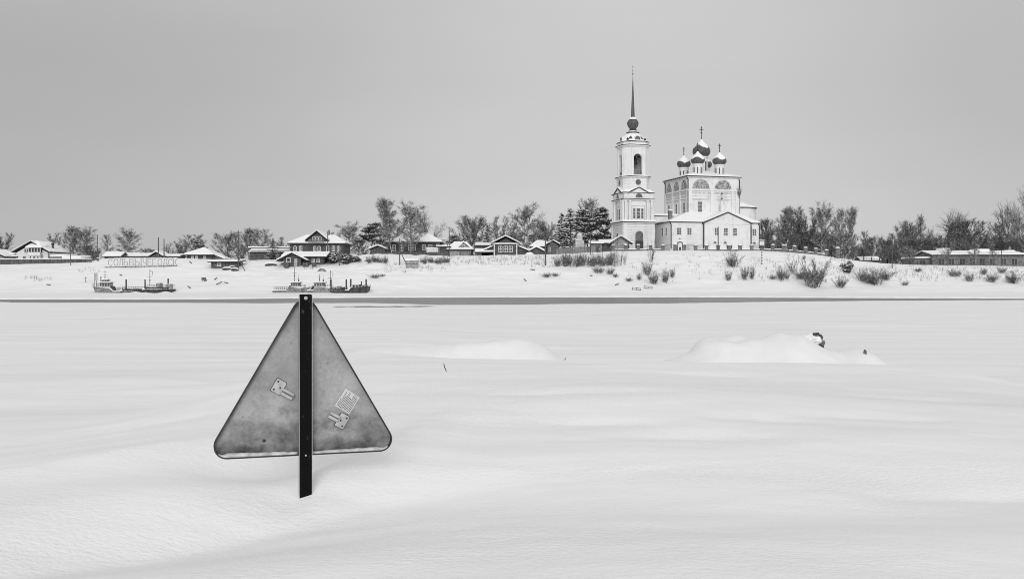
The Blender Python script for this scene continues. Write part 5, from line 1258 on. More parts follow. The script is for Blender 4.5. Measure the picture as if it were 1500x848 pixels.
B_ = [
 ('h4',953.5,384,349,18,'tall thin sapling in front of the gap between tower and church'),
 ('h4',1161,402,368,22,'thin sapling on the slope below the fence right of the church'),
 ('h2',1153,409,396,8,'small thin shrub left of the sapling right of the church'),
 ('h2',1178,380,372,6,'tiny shrub high on the slope under the churchyard fence'),
 ('h2',948,402,378,16,'upright bare shrub on the slope below the bell tower'),
 ('h1',957,416,393,18,'shrub behind the right one of the two small rails'),
 ('h2',975,414,389,13,'shrub right of the shrubs by the small rails'),
 ('h3',921.5,412,404,13,'low spreading shrub left of the small rails'),
 ('h2',936,410,398,8,'small thin shrub between the low spreading shrub and the upright one'),
 ('h2',985,407,389,9,'pale thin shrub on the slope below the shrine'),
 ('h2',1067,411,392,11,'small shrub below the dense bush in front of the annex gable'),
 ('h1',1075,391,365,22,'dense bush in front of the church annex gable'),
 ('h2',1091,410,384,13,'thin shrub left of the striped post'),
 ('h2',1102,409,384,10,'thin pale shrub just right of the striped post foot'),
 ('h1',1145,410,386,17,'medium shrub between the striped post and sapling'),
 ('h3',1133,409,400,12,'low tuft like shrub left of the medium shrub'),
 ('h1',1192,420,374,42,'largest fan shaped shrub on the bank right of the church'),
 ('h1',1172,409,390,18,'shrub leaning on the left side of the largest fan shaped shrub'),
 ('h3',1231,421,400,20,'small spreading shrub right of the largest fan shaped shrub'),
 ('h1',1283,417,388,36,'wide fan shaped shrub on the bank, third large one from the right'),
 ('h1',1263,411,391,22,'shrub at the left of the wide fan shaped shrub'),
 ('h1',1298,410,392,20,'shrub at the right of the wide fan shaped shrub'),
 ('h3',1325,418,409,12,'tiny shrub alone low on the bank below the metal fence'),
 ('h3',1400,405,389,22,'shrub under the left windows of the brick building'),
 ('h3',1421,412,393,16,'shrub under the middle windows of the brick building'),
 ('h3',1452,413,396,22,'spreading shrub low on the bank under the brick building'),
 ('h2',1441,402,390,12,'small dark shrub above the spreading shrub under the brick building'),
 ('h1',1486,415,394,24,'shrub low on the bank near the right edge of the photo'),
 ('h2',1468,400,389,14,'dark shrub at the pole in front of the brick building'),
 ('h3',1345,398,390,14,'dark low shrub at the end of the metal fence'),
 ('h3',800,406,397,16,'pale low shrub left of two on the slope below the huts'),
 ('h3',814,405,397,12,'pale low shrub right of two on the slope below the huts'),
 ('h3',548,407,399,18,'low grassy shrub on the slope right of the dark barge'),
 ('h3',560,405,400,10,'tiny grassy shrub beside the low one right of the dark barge'),
 ('h3',878,400,386,20,'wide shrub at the lower right of the thicket'),
 ('h3',893,402,388,14,'shrub below the row of saplings'),
 ('h3',902,406,398,10,'smallest shrub below the row of saplings'),
]
for b in B_: bush(*b)
# thicket in front of the plank fence and the sapling row
for i in range(17):
    px = 815+i*5.0+random.Random(i).uniform(-2, 2)
    bush(('h2','h4','h2','h1')[i % 4], px, 391-i*.15+random.Random(i+9).uniform(-2, 1), 370+random.Random(i+5).uniform(-7, 5), 12, 'bare shrub in the thicket on the slope left of the saplings', 'thicket below the plank fence')
for i, px in enumerate((893, 897, 901, 905, 909, 915)):
    bush('h4', px, 391-abs(i-2), 352+abs(i-2)*3, 9, 'thin sapling in the row on the slope below the timber gate', 'saplings below the timber gate', 'sapling', 'sapling')
for i, (px, b, tp, w) in enumerate(((478,384,371,16),(487,386,372,18),(500,384,366,20),(510,385,370,18),(520,384,374,16))):
    bush('sb', px, b, tp, w, 'dark bush heaped with snow right of the log cabin', 'snow laden bushes by the log cabin', 'snowy_bush', 'bush')
for i in range(6):
    px = 537+i*5.2
    bush(('h3','h2','h1')[i % 3], px+random.Random(i).uniform(-1.5, 1.5), 385+random.Random(i+1).uniform(-2, 1), 374+random.Random(i+2).uniform(-4, 4), 10, 'bush in the dark hedge in front of the plank fence left of the braced pole', 'hedge left of the braced pole', 'hedge_bush', 'bush')
for i in range(8):
    px = 617+i*5.6
    bush(('h3','h1','h2')[i % 3], px+random.Random(i).uniform(-1.5, 1.5), 386+random.Random(i+1).uniform(-2, 1), 374.5+random.Random(i+2).uniform(-3, 4), 9.5, 'bush in the dark hedge right of the grey bin', 'hedge right of the grey bin', 'hedge_bush', 'bush')
bush('sb', 1243, 398, 380, 16, 'small dark young pine alone on the bank right of the end pillar', None, 'young_pine', 'tree')
t = copy_tree(PROTO['h2'][0]); t.name = 'wall_bush'; P = PROTO['h2']
t.location = tow.location + (Matrix.Rotation(R(TH), 3, 'Z') @ Vector((0, 0, 0)))
_c = Matrix.Rotation(R(TH), 3, 'Z') @ Vector((S-.25, -S-.3, 14.6)); t.location = cath.location + _c; t.scale = (1.0, 1.0, 1.15)
tag(t, 'small dark bush growing out of the right front corner of the cathedral wall', 'shrub')
# dry weeds nobody could count
rng = np.random.default_rng(5); segs = []
def tufts(px0, px1, py0, py1, n, hmin=.3, hmax=.8):
    for k in range(n):
        px = rng.uniform(px0, px1); py = rng.uniform(py0, py1); x, y, z = hit(px, py)
        for q in range(rng.integers(2, 6)):
            xx = x+rng.normal(0, .25); yy_ = y+rng.normal(0, .25); p = np.array([xx, yy_, z-.1]); L = rng.uniform(hmin, hmax)
            segs.append((p, p+np.array([rng.normal(0, .18)*L, rng.normal(0, .18)*L, L+.1]), .022, .01))
for a in ((690,800,376,389,110),(640,700,378,390,40),(560,660,386,400,50),(35,75,406,412,24),(115,145,393,400,10),(780,900,375,392,120),(990,1110,372,392,90,.15,.4),(1110,1250,378,414,190,.3,.9),(1230,1500,392,412,260,.3,.9),(920,990,385,415,50,.2,.6),(440,470,388,396,20),(1300,1500,388,394,60),(1010,1110,392,410,40,.2,.6),(300,420,380,386,20)): tufts(*a)
tag(seg_object('dry_weeds', segs, 3, M['grass'], None), 'dry weed stalks sticking out of the snow on the far bank', 'weeds', kind='stuff')
# ------------------------------------------------------------------ ivy-like dry tree on the church corner is left to the trees; boats on the ice
ICE = 0.24
def hull_mb(L, Wd, prof, rake=.5, flare=.82):
    """prof: list of (x, deck height); bow towards +x; plan tapers at the bow"""
    m = MB(); rings = []
    for x, h in prof:
        f = x/L; w = Wd/2*(1-max(0, (f-.62)/.38)**2*.92); w = max(w, .08)
        if f < .04: w *= .88
        xb = x - (rake*max(0, (f-.8)/.2))
        rings.append([(xb, -w*flare, -.25), (x, -w, h), (x, w, h), (xb, w*flare, -.25)])
    m.loft(rings); return m
def deck_snow(prof, L, Wd, th_=.16):
    m = MB(); rings = []
    for x, h in prof:
        f = x/L; w = Wd/2*(1-max(0, (f-.62)/.38)**2*.92)*.96; w = max(w, .06)
        rings.append([(x, -w, h+.004), (x, -w*.93, h+th_), (x, w*.93, h+th_), (x, w, h+.004)])
    m.loft(rings); return m
def rail(t, x0, x1, y, z, h=.7, n=6, name='railing'):
    m = MB()
    for zz in (h, h*.5): m.tube((x0, y, z+zz), (x1, y, z+zz), .03, .03, 5)
    for k in range(n+1): x = x0+(x1-x0)*k/n; m.tube((x, y, z), (x, y, z+h), .03, .03, 5)
    m.build(name, M['metal'], t)
def mast(t, x, y, z0, z1, r=.06, arms=1, name='mast'):
    m = MB(); m.tube((x, y, z0), (x, y, z1), r, r*.6, 6)
    for k in range(arms): z = z0+(z1-z0)*(.62+.2*k); m.box(x-.45+.1*k, x+.45-.1*k, y-.03, y+.03, z, z+.06)
    m.lathe([(.03, z0+(z1-z0)*.4), (.12, z0+(z1-z0)*.43), (.12, z0+(z1-z0)*.47), (.03, z0+(z1-z0)*.5)], 8, x, y)
    m.build(name, M['metal'], t)
def cabin(t, x0, x1, y0, y1, z0, z1, nwin=3, mt='cabin', name='wheelhouse'):
    o = MB().prism([(x0, y0), (x1, y0), (x1, y1), (x0, y1)], z0, z1, [(x0+.1, y0+.05), (x1-.15, y0+.05), (x1-.15, y1-.05), (x0+.1, y1-.05)]).build(name, M[mt], t)
    w = (x1-x0)/nwin
    for k in range(nwin):
        for yy in (y0-.02, y1-.06):
            MB().box(x0+w*(k+.2), x0+w*(k+.8), yy, yy+.1, z0+(z1-z0)*.42, z0+(z1-z0)*.85).build('window', M['glass'], o)
    MB().box(x1-.14, x1-.02, y0+.3, y1-.3, z0+(z1-z0)*.42, z0+(z1-z0)*.85).build('window', M['glass'], o)
    MB().box(x0-.15, x1+.15, y0-.15, y1+.15, z1+.004, z1+.07).build('cabin_roof', M['metal'], o)
    MB().box(x0-.12, x1+.12, y0-.12, y1+.12, z1+.074, z1+.25).build('snow_cover', M['snow'], o)
def portholes(t, xs, y, z):
    for x in xs: 
        m = MB(); m.M = Matrix.Translation((x, y, z)) @ Matrix.Rotation(R(90), 4, 'X'); m.lathe([(.09, -.02), (.09, .05)], 10); m.build('porthole', M['glass'], t)
D = 214.5; s = D/F
# tug at the left, bow to the left
L_ = 45*s; t = thing('tugboat', 'grey tug with raised bow and lattice rack, leftmost boat frozen in the ice', 'boat', (X(182, D), D, ICE), R(180))
prof = [(0, .42), (.6, .36), (1.9, .38), (2.0, .45), (2.7, .98), (2.75, 1.0), (4.2, 1.08), (5.4, 1.15), (6.2, 1.2), (L_, 1.28)]
hull_mb(L_, 3.0, prof, .5).build('hull', M['hull'], t); deck_snow(prof, L_, 3.0).build('deck_snow', M['snow'], t)
hr = [(x, h-.06) for x, h in prof]
m = MB()
for sy in (-1, 1):
    for (xa, ha), (xb, hb) in zip(prof[4:-1], prof[5:]):
        wa = 1.5*(1-max(0, (xa/L_-.62)/.38)**2*.92); wb = 1.5*(1-max(0, (xb/L_-.62)/.38)**2*.92); m.tube((xa, sy*wa, ha), (xb, sy*wb, hb), .07, .07, 6)
m.build('rubbing_strake', M['hull_dark'], t)
cabin(t, 2.7, 5.0, -1.0, 1.0, 1.1, 2.2, 4); cabin(t, 3.4, 4.6, -.8, .8, 2.4, 2.75, 2, 'cabin', 'bridge_top')
portholes(t, (3.4, 4.4), 1.47, .5)
mast(t, 4.15, 0, 2.3, 4.95, .07, 2); MB().tube((4.9, .3, 2.3), (4.9, .3, 3.6), .12, .1, 8).build('funnel', M['metal'], t); MB().tube((3.3, .3, 2.3), (3.2, .3, 3.3), .05, .03, 6).build('antenna', M['metal'], t)
r_ = MB()
for k in range(4): r_.box(5.55+k*.2, 5.6+k*.2, .6, .66, 2.7, 4.3)
for z in (2.7, 3.1, 3.5, 3.9, 4.25): r_.box(5.5, 6.25, .61, .65, z, z+.06)
r_.tube((5.7, .63, 1.1), (5.7, .63, 2.7), .05, .05, 5); r_.tube((6.1, .63, 1.1), (6.1, .63, 2.7), .05, .05, 5); r_.build('lattice_rack', M['metal'], t)
rail(t, 5.1, 6.5, 1.0, 1.2, .9, 5); rail(t, .3, 1.9, 1.4, .4, .8, 5); rail(t, .3, 1.9, -1.4, .4, .8, 5); rail(t, 5.1, 6.5, -1.0, 1.2, .9, 5)
MB().prism([(1.9, -.8), (2.6, -.8), (2.6, .8), (1.9, .8)], .5, 1.5, [(2.3, -.7), (2.6, -.7), (2.6, .7), (2.3, .7)]).build('engine_casing', M['metal'], t)
# left barge
def barge(label, px0, px1, prof, hm, posts, piles, crates, rails, mastat=None, Wd=4.0):
    L_ = (px1-px0)*s; t = thing('barge', label, 'barge', (X(px0, D), D, ICE))
    P = [((p-px0)*s, h) for p, h in prof]
    m = MB(); rings = []; r2 = []
    for i, (x, h) in enumerate(P):
        xb = x-(.35 if i == len(P)-1 else 0)+(.35 if i == 0 else 0)
        rings.append([(xb, -Wd/2*.9, -.2), (x, -Wd/2, h), (x, Wd/2, h), (xb, Wd/2*.9, -.2)]); r2.append([(x, -Wd/2+.05, h+.004), (x, -Wd/2+.15, h+.2), (x, Wd/2-.15, h+.2), (x, Wd/2-.05, h+.004)])
    m.loft(rings).build('hull', M[hm], t); MB().loft(r2).build('deck_snow', M['snow'], t)
    f = lambda x: float(np.interp(x, [a for a, b in P], [b for a, b in P]))
    for (px, top, w, yy) in posts:
        x = (px-px0)*s; h = f(x); zt = Z(top, D)-ICE
        MB().tube((x, yy, h-.1), (x, yy, zt), w*s/2, w*s/2, 8).build('mooring_post', M['metal'], t)
    for (pa, pb, hh) in piles:
        xa, xb = (pa-px0)*s, (pb-px0)*s; h = f((xa+xb)/2)
        MB().prism([(xa, -1.2), (xb, -1.2), (xb, 1.2), (xa, 1.2)], h+.15, h+.15+hh, [(xa+.35, -.6), (xb-.35, -.6), (xb-.35, .6), (xa+.35, .6)]).build('snow_heap', M['snow'], t)
    for (pa, pb, hh, mt) in crates:
        xa, xb = (pa-px0)*s, (pb-px0)*s; h = f((xa+xb)/2)
        o = MB().box(xa, xb, -1.0, .6, h, h+hh).build('machinery_box', M[mt], t); MB().box(xa-.04, xb+.04, -1.04, .64, h+hh+.004, h+hh+.15).build('snow_cap', M['snow'], o)
    for (pa, pb, hh, n) in rails:
        xa, xb = (pa-px0)*s, (pb-px0)*s; h = f((xa+xb)/2)
        rail(t, xa, xb, -Wd/2+.1, h, hh, n); rail(t, xa, xb, Wd/2-.1, h, hh, n)
        tl = MB(); rng = random.Random(int(pa))     # canvas and tyres lashed along the rail
        for k in range(n):
            x = xa+(xb-xa)*(k+.5)/n; tl.M = Matrix.Translation((x, -Wd/2+.02, h+.35*hh)) @ Matrix.Rotation(R(90), 4, 'X'); r = .2+rng.uniform(-.03, .06); tl.lathe([(r*.5, -.08), (r, -.08), (r, .08), (r*.5, .08)], 10)
        tl.build('tyre_fenders', M['hull_dark'], t)
    if mastat:
        px, top = mastat; x = (px-px0)*s; mast(t, x, 0, f(x), Z(top, D)-ICE, .08, 1)
        zt = Z(top, D)-ICE; MB().tube((x, 0, zt*.93), (x+.55, 0, zt*.9), .04, .04, 5).tube((x+.55, 0, zt*.9), (x+.5, 0, zt*.72), .04, .04, 5).build('davit', M['metal'], t)
    return t
barge('low black barge with tyre hung rails and tall mast beside the leftmost tug', 181, 253.5, [(181, .45), (195, .42), (212, .5), (215, .75), (235, .78), (253.5, .85)], 'hull_dark',
      [(189, 409.5, 2.2, -1.6), (216.5, 409.5, 2, -1.6), (247.5, 408, 2.2, -.5)], [(192, 203, .45), (204, 213, .35), (222, 230, .4)], [(221, 225, .5, 'hull_dark'), (231, 237, 1.35, 'ash'), (246, 252, 1.1, 'ash')],
      [(184, 213, .9, 9), (217, 252, .95, 10)], (219.5, 394))
# right pair of tugs
def tug(label, px0, pxs, px1, low, high, cab, masts, Wd, mt='hull'):
    L_ = (px1-px0)*s; t = thing('tugboat', label, 'boat', (X(px0, D), D, ICE)); g = lambda p: (p-px0)*s
    prof = [(0, low), (g(pxs)-.35, low+.05), (g(pxs), high-.05), (L_*.8, high), (L_*.95, high+.06), (L_, high+.08)]
    hull_mb(L_, Wd, prof, .35).build('hull', M[mt], t); deck_snow(prof, L_, Wd).build('deck_snow', M['snow'], t)
    m = MB()
    for sy in (-1, 1): m.tube((g(pxs), sy*Wd/2, high-.02), (L_*.62, sy*Wd/2, high-.0), .07, .07, 6); m.tube((.05, sy*Wd/2*.9, low), (g(pxs)-.3, sy*Wd/2, low+.05), .06, .06, 6)
    m.build('rubbing_strake', M['hull_dark'], t)
    xa, xb = g(cab[0]), g(cab[1]); zt = Z(cab[2], D)-ICE
    cabin(t, xa, xb, -Wd*.32, Wd*.32, high+.05, zt, 4)
    MB().prism([(xa-.9, -.6), (xa-.1, -.6), (xa-.1, .6), (xa-.9, .6)], low, high+.5, [(xa-.35, -.5), (xa-.1, -.5), (xa-.1, .5), (xa-.35, .5)]).build('engine_casing', M['metal'], t)
    for px, top, r in masts: mast(t, g(px), 0, zt+.1, Z(top, D)-ICE, r, 1 if r > .05 else 0)
    MB().tube((xb-.5, .2, zt), (xb-.45, .2, zt+.65), .16, .13, 8).build('funnel', M['metal'], t)
    rail(t, .3, g(pxs)-.4, -Wd*.4, low+.05, .75, 6); rail(t, .3, g(pxs)-.4, Wd*.4, low+.05, .75, 6); rail(t, xb+.2, L_-.6, -Wd*.3, high, .7, 4)
    portholes(t, [g(pxs)+.6+k*.8 for k in range(4)], -Wd/2*.98, high-.45)
    return t
tug('grey tug with long low stern, left one of the right pair', 401, 424, 453, .5, 1.12, (427, 440.5, 414.5), ((431.5, 391, .07), (437, 402, .04)), 3.0)
tug('grey tug with awning, right one of the right pair beside the black barge', 452, 463, 493, .55, 1.1, (461, 476.5, 414.5), ((468, 402, .07), (473.5, 404, .04)), 3.0)
barge('black barge with raised right end and thick upright posts', 488, 541, [(488, .5), (506, .5), (513, .55), (517, 1.25), (530, 1.35), (541, 1.45)], 'hull_dark',
      [(486.5, 409, 1.8, -1.2), (508.6, 409, 2.2, -1.2), (513, 408.5, 2.2, .8), (530, 412, 1.5, -.5), (537.5, 409, 2.2, -1.2)], [(518, 524, .3)], [(495, 500, 1.0, 'ash'), (501, 505, .7, 'hull_dark'), (527, 529, .5, 'hull_dark')], [(489, 507, .8, 6), (518, 541, .5, 5)], (484, 396), 4.0)
# ------------------------------------------------------------------ town name lettering on the slope
x, y, z = hit(209, 391.5); D = y; s = D/F
t = thing('hillside_lettering', 'tall grey letters spelling the town name along a rail on the snowy slope', 'lettering', (X(209, D), D, Z(390.6, D)))
xl = (160.5-209)*s
word = '\u0421\u041e\u041b\u042c\u0412\u042b\u0427\u0415\u0413\u041e\u0414\u0421\u041a'
cell = [158.5, 166.5, 174.3, 181.3, 189.5, 197.5, 209.3, 216.2, 223.3, 231, 238.8, 246.5, 253.8]
wid = [6, 6.6, 5.6, 6, 6.2, 9.6, 5.2, 5.4, 5, 6.4, 6.6, 6, 5.8]
ups = [0, .3, .4, .3, .4, .3, .4, .2, .4, .5, .5, .6, .7]
dg_ = bpy.context.evaluated_depsgraph_get()
for ch, px, w_, u_ in zip(word, cell, wid, ups):
    cu = bpy.data.curves.new('letter', 'FONT'); cu.body = ch; cu.extrude = .06; cu.size = 1.0; cu.offset = -0.012
    to = bpy.data.objects.new('letter', cu); COL.objects.link(to); bpy.context.view_layer.update()
    me = bpy.data.meshes.new_from_object(to.evaluated_get(bpy.context.evaluated_depsgraph_get())); bpy.data.objects.remove(to); bpy.data.curves.remove(cu)
    v = np.array([q.co[:] for q in me.vertices]); mn, mx = v.min(0), v.max(0); sx = w_*s/(mx[0]-mn[0]); sz = 10.6*s/(mx[1]-mn[1])
    for q in me.vertices:
        a, b, c_ = q.co; q.co = ((a-mn[0])*sx, c_*1.2, (b-mn[1])*sz)
    me.materials.clear(); me.materials.append(M['letter'])
    o = bpy.data.objects.new('letter', me); COL.objects.link(o); o.parent = t; o.location = ((px-209)*s, 0, .12+u_*s)
    MB().box(.0, w_*s, -.07, .07, 10.64*s, 10.64*s+.16).build('snow_cap', M['snow'], o)
MB().loft([[((152-209)*s, -.06, -.25), ((152-209)*s, .06, -.25), ((152-209)*s, .06, -.1), ((152-209)*s, -.06, -.1)], [((259-209)*s, -.06, .16), ((259-209)*s, .06, .16), ((259-209)*s, .06, .28), ((259-209)*s, -.06, .28)]]).build('rail', M['board_dark'], t)
for k in range(8):
    xx = (156+k*14-209)*s; zz = th(t.location.x+xx, D)-t.location.z; MB().box(xx-.06, xx+.06, -.05, .05, min(zz-.3, -.6), .0+k*.04).build('leg', M['board_dark'], t)
# ------------------------------------------------------------------ things lying about on the far bank
def at(px, py): return hit(px, py)
x, y, z = at(603.5, 391); s = y/F
t = thing('grey_bin', 'grey box bin with tapered sides and snow lid below the long log house', 'bin', (x, y, z))
MB().prism(sq(8.2*s, .7), -.4, 9*s, sq(9.3*s, .85)).build('box', M['ash'], t); MB().prism(sq(9.6*s, .95), 9*s+.004, 9*s+.4, sq(8.6*s, .7)).build('snow_lid', M['snow'], t)
MB().box(-9.2*s, 9.2*s, -.9, -.8, 4.3*s, 4.8*s).build('rib', M['metal'], t)
def small_rail(px, py, label):
    x, y, z = at(px, py); t = thing('small_rail', label, 'rail', (x, y, z), R(-8), 'small rails on the shore')
    L_ = 12*y/F
    for k, xx in enumerate((-L_/2, 0, L_/2)): MB().tube((xx, 0, -.4), (xx, 0, .62-.12*k), .05, .05, 6).build('post', M['metal'], t)
    for dz in (0, -.38): MB().tube((-L_/2, 0, .6+dz), (L_/2, 0, .36+dz), .05, .05, 6).build('bar', M['metal'], t)
small_rail(932.5, 425, 'low two bar rail on the shore, left of two'); small_rail(949.5, 423, 'low two bar rail on the shore, right of two by the shrub')
def boat_up(px, py, w, label, rz=0, n=1):
    x, y, z = at(px, py); s = y/F; L_ = w*s
    t = thing('rowing_boat', label, 'rowing boat', (x, y, z), R(rz), 'upturned boats by the hut')
    rings = []
    for k in range(9):
        f = k/8; ww = .62*(1-abs(2*f-1)**2.4)+.03; hh = .5*(1-abs(2*f-1)**3)+.04; rings.append([((f-.5)*L_, -ww, -.1), ((f-.5)*L_, -ww*.8, hh*.7), ((f-.5)*L_, 0, hh), ((f-.5)*L_, ww*.8, hh*.7), ((f-.5)*L_, ww, -.1)])
    MB().loft(rings).build('hull', M['hull_dark'], t)
    rings = [[(p[0]*.97, p[1]*.85, p[2]+.03+(.14 if i in (1, 2, 3) else 0)) for i, p in enumerate(r)] for r in rings]
    MB().loft(rings).build('snow_cover', M['snow'], t, True)
boat_up(333, 395, 16, 'upturned dark boat under snow, front one beside the boat hut', 6); boat_up(341, 392.5, 14, 'upturned dark boat under snow, rear one beside the boat hut', 12); boat_up(344, 396, 12, 'upturned dark boat at the foot of the braced pole', -4)
boat_up(397, 388.5, 18, 'upturned boat half buried on the slope left of the log cabin', 8)
def plank(px, py, L, tilt, label, name='plank', thick=.12, rz=0, wdt=.25):
    x, y, z = at(px, py); m = MB(); m.M = Matrix.Rotation(R(rz), 4, 'Z') @ Matrix.Rotation(R(-tilt), 4, 'Y'); m.box(-L/2, L/2, -wdt/2, wdt/2, -thick/2, thick)
    o = m.build(name, M['board_dark']); o.location = (x, y, z+.12+abs(math.sin(R(tilt)))*L*.3); tag(o, label, name.replace('_', ' '), 'driftwood on the slope')
for a in ((316,410,.8,35,'short dark plank tilted on the slope right of the panel'),(321,417,1.5,25,'longer dark plank leaning on the slope below the boat hut'),(331,415.5,1.0,-12,'flat dark plank right of the longer tilted one'),(277,422.5,.8,-35,'short dark plank near the ice left of the others'),(279,386,.7,-35,'small dark plank on the slope below the pyramid roof'),(769,412,.9,-40,'dark driftwood piece alone on the slope below the huts'),(780,396,1.1,-4,'flat driftwood piece on the slope below the thick snag pole'),(904,418,1.0,25,'driftwood stick left of the low rails'),(866,405,.6,-10,'tiny driftwood piece below the thicket'),(177,404,.6,-20,'small dark plank on the slope below the lettering'),(71,418,.9,-5,'dark plank lying low on the slope at the left'),(301,412,.6,20,'tiny dark plank just below the dark panel')): plank(*a)
x, y, z = at(298.5, 412); t = thing('panel', 'dark rectangular panel standing on the slope below the boat hut', 'panel', (x, y, z))
MB().box(-.52, .52, -.05, .05, .25, .85).build('board', M['board_dark'], t)
for xx in (-.4, .4): MB().box(xx-.04, xx+.04, .052, .12, -.4, .8).build('leg', M['board_dark'], t)
MB().box(-.53, .53, -.07, .07, .854, .94).build('snow_cap', M['snow'], t)
x, y, z = at(125.5, 413.5); t = thing('stake', 'weathered stake with small crosspiece left of the leftmost tug', 'stake', (x, y, z))
MB().tube((0, 0, -.4), (0, 0, 1.3), .07, .05, 6).build('post', M['wood'], t); MB().box(-.22, .22, -.08, -.04, .8, 1.05).build('board', M['ash'], t)
# snow laden table like heap above the right tugs
x, y, z = at(471.5, 397); t = thing('trestle', 'snow covered trestle on the slope above the right tugs', 'trestle', (x, y, z))
MB().ext_y([(-1.0, 0), (-.5, .45), (0, .62), (.5, .45), (1.0, 0), (.8, 0), (0, .42), (-.8, 0)], -.4, .4).build('frame', M['board'], t); MB().ext_y([(-.6, .42), (0, .66), (.6, .42), (.4, .66), (0, .84), (-.4, .66)], -.38, .38).build('snow_cover', M['snow'], t)

# ------------------------------------------------------------------ rock and stalks on the near drifts
rng = random.Random(3)
import bmesh
def rock(name, label, loc, size, mt, seed, cat='rock'):
    bm = bmesh.new(); bmesh.ops.create_icosphere(bm, subdivisions=4, radius=1)
    for v in bm.verts:
        n_ = v.co.normalized(); k = 1+.62*float(fbm(np.array([n_.x*1.6+seed]), np.array([n_.y*1.6+n_.z*1.3]), 3, seed)[0]) + .26*float(fbm(np.array([n_.x*5+seed]), np.array([n_.y*5+n_.z*4]), 2, seed+3)[0])
        v.co = Vector((n_.x*size[0]*k, n_.y*size[1]*k, n_.z*size[2]*k))
    me = bpy.data.meshes.new(name); bm.to_mesh(me); bm.free(); me.materials.append(mt)
    o = bpy.data.objects.new(name, me); COL.objects.link(o); o.location = loc; tag(o, label, cat); return o
M['rock'] = mat('dark_rock', .035, .85, v2=.22, scale=3.5, lo=.42, hi=.62, bump=.8, bscale=14, bdist=.03)
D = 20.0
rx = X(1195, D); rz_ = th(rx, D)
rock('boulder', 'dark jagged boulder breaking out of the right snow hump', (rx, D-.1, rz_+.06), (.12, .22, .14), M['rock'], 6)
rock('snow_lump', 'white lump of snow resting over the jagged boulder', (rx-.14, D-.16, rz_+.09), (.15, .24, .10), M['snow'], 8, 'snow lump')
D = 19.0; rock('stone', 'small dark stone poking out at the right end of snow hump', (X(1267, D), D, th(X(1267, D), D)+.03), (.028, .04, .04), M['rock'], 7)
print('boulder py', HY-(rz_-CAMH)/D*F)
def stalk(pts, label, r=.006):
    segs = []
    b = Vector(pts[0]); 
    for p, q in zip(pts[:-1], pts[1:]): segs.append((np.array(p)-np.array(pts[0]), np.array(q)-np.array(pts[0]), r, r*.8))
    o = seg_object('dry_stalk', segs, 5, M['metal'], None); o.location = pts[0]; tag(o, label, 'stalk')
def wpt(px, py, D): return (X(px, D), D, Z(py, D))
def stalk_px(D, pp, label, r):
    x0 = X(pp[0][0], D); z0 = th(x0, D); dz = z0-Z(pp[0][1], D)
    stalk([(X(a, D), D, Z(b, D)+dz-(.03 if i == 0 else 0)) for i, (a, b) in enumerate(pp)], label, r)
stalk_px(9.0, [(655, 571), (653, 568), (651, 564), (650, 558.5)], 'single bent dry stalk in the smooth snow right of the sign', .0045)
stalk_px(19.3, [(826, 517), (827, 514), (828.5, 510)], 'thin dry stalk in the hollow beside the left snow hump', .008)
stalk_px(20.5, [(1088, 500), (1087.3, 497), (1086, 493.5)], 'short dry stalk on top of the right snow hump', .016)
stalk_px(13, [(958, 529), (957.5, 526.5)], 'tiny dark stalk on the drift crest left of the right hump', .008)

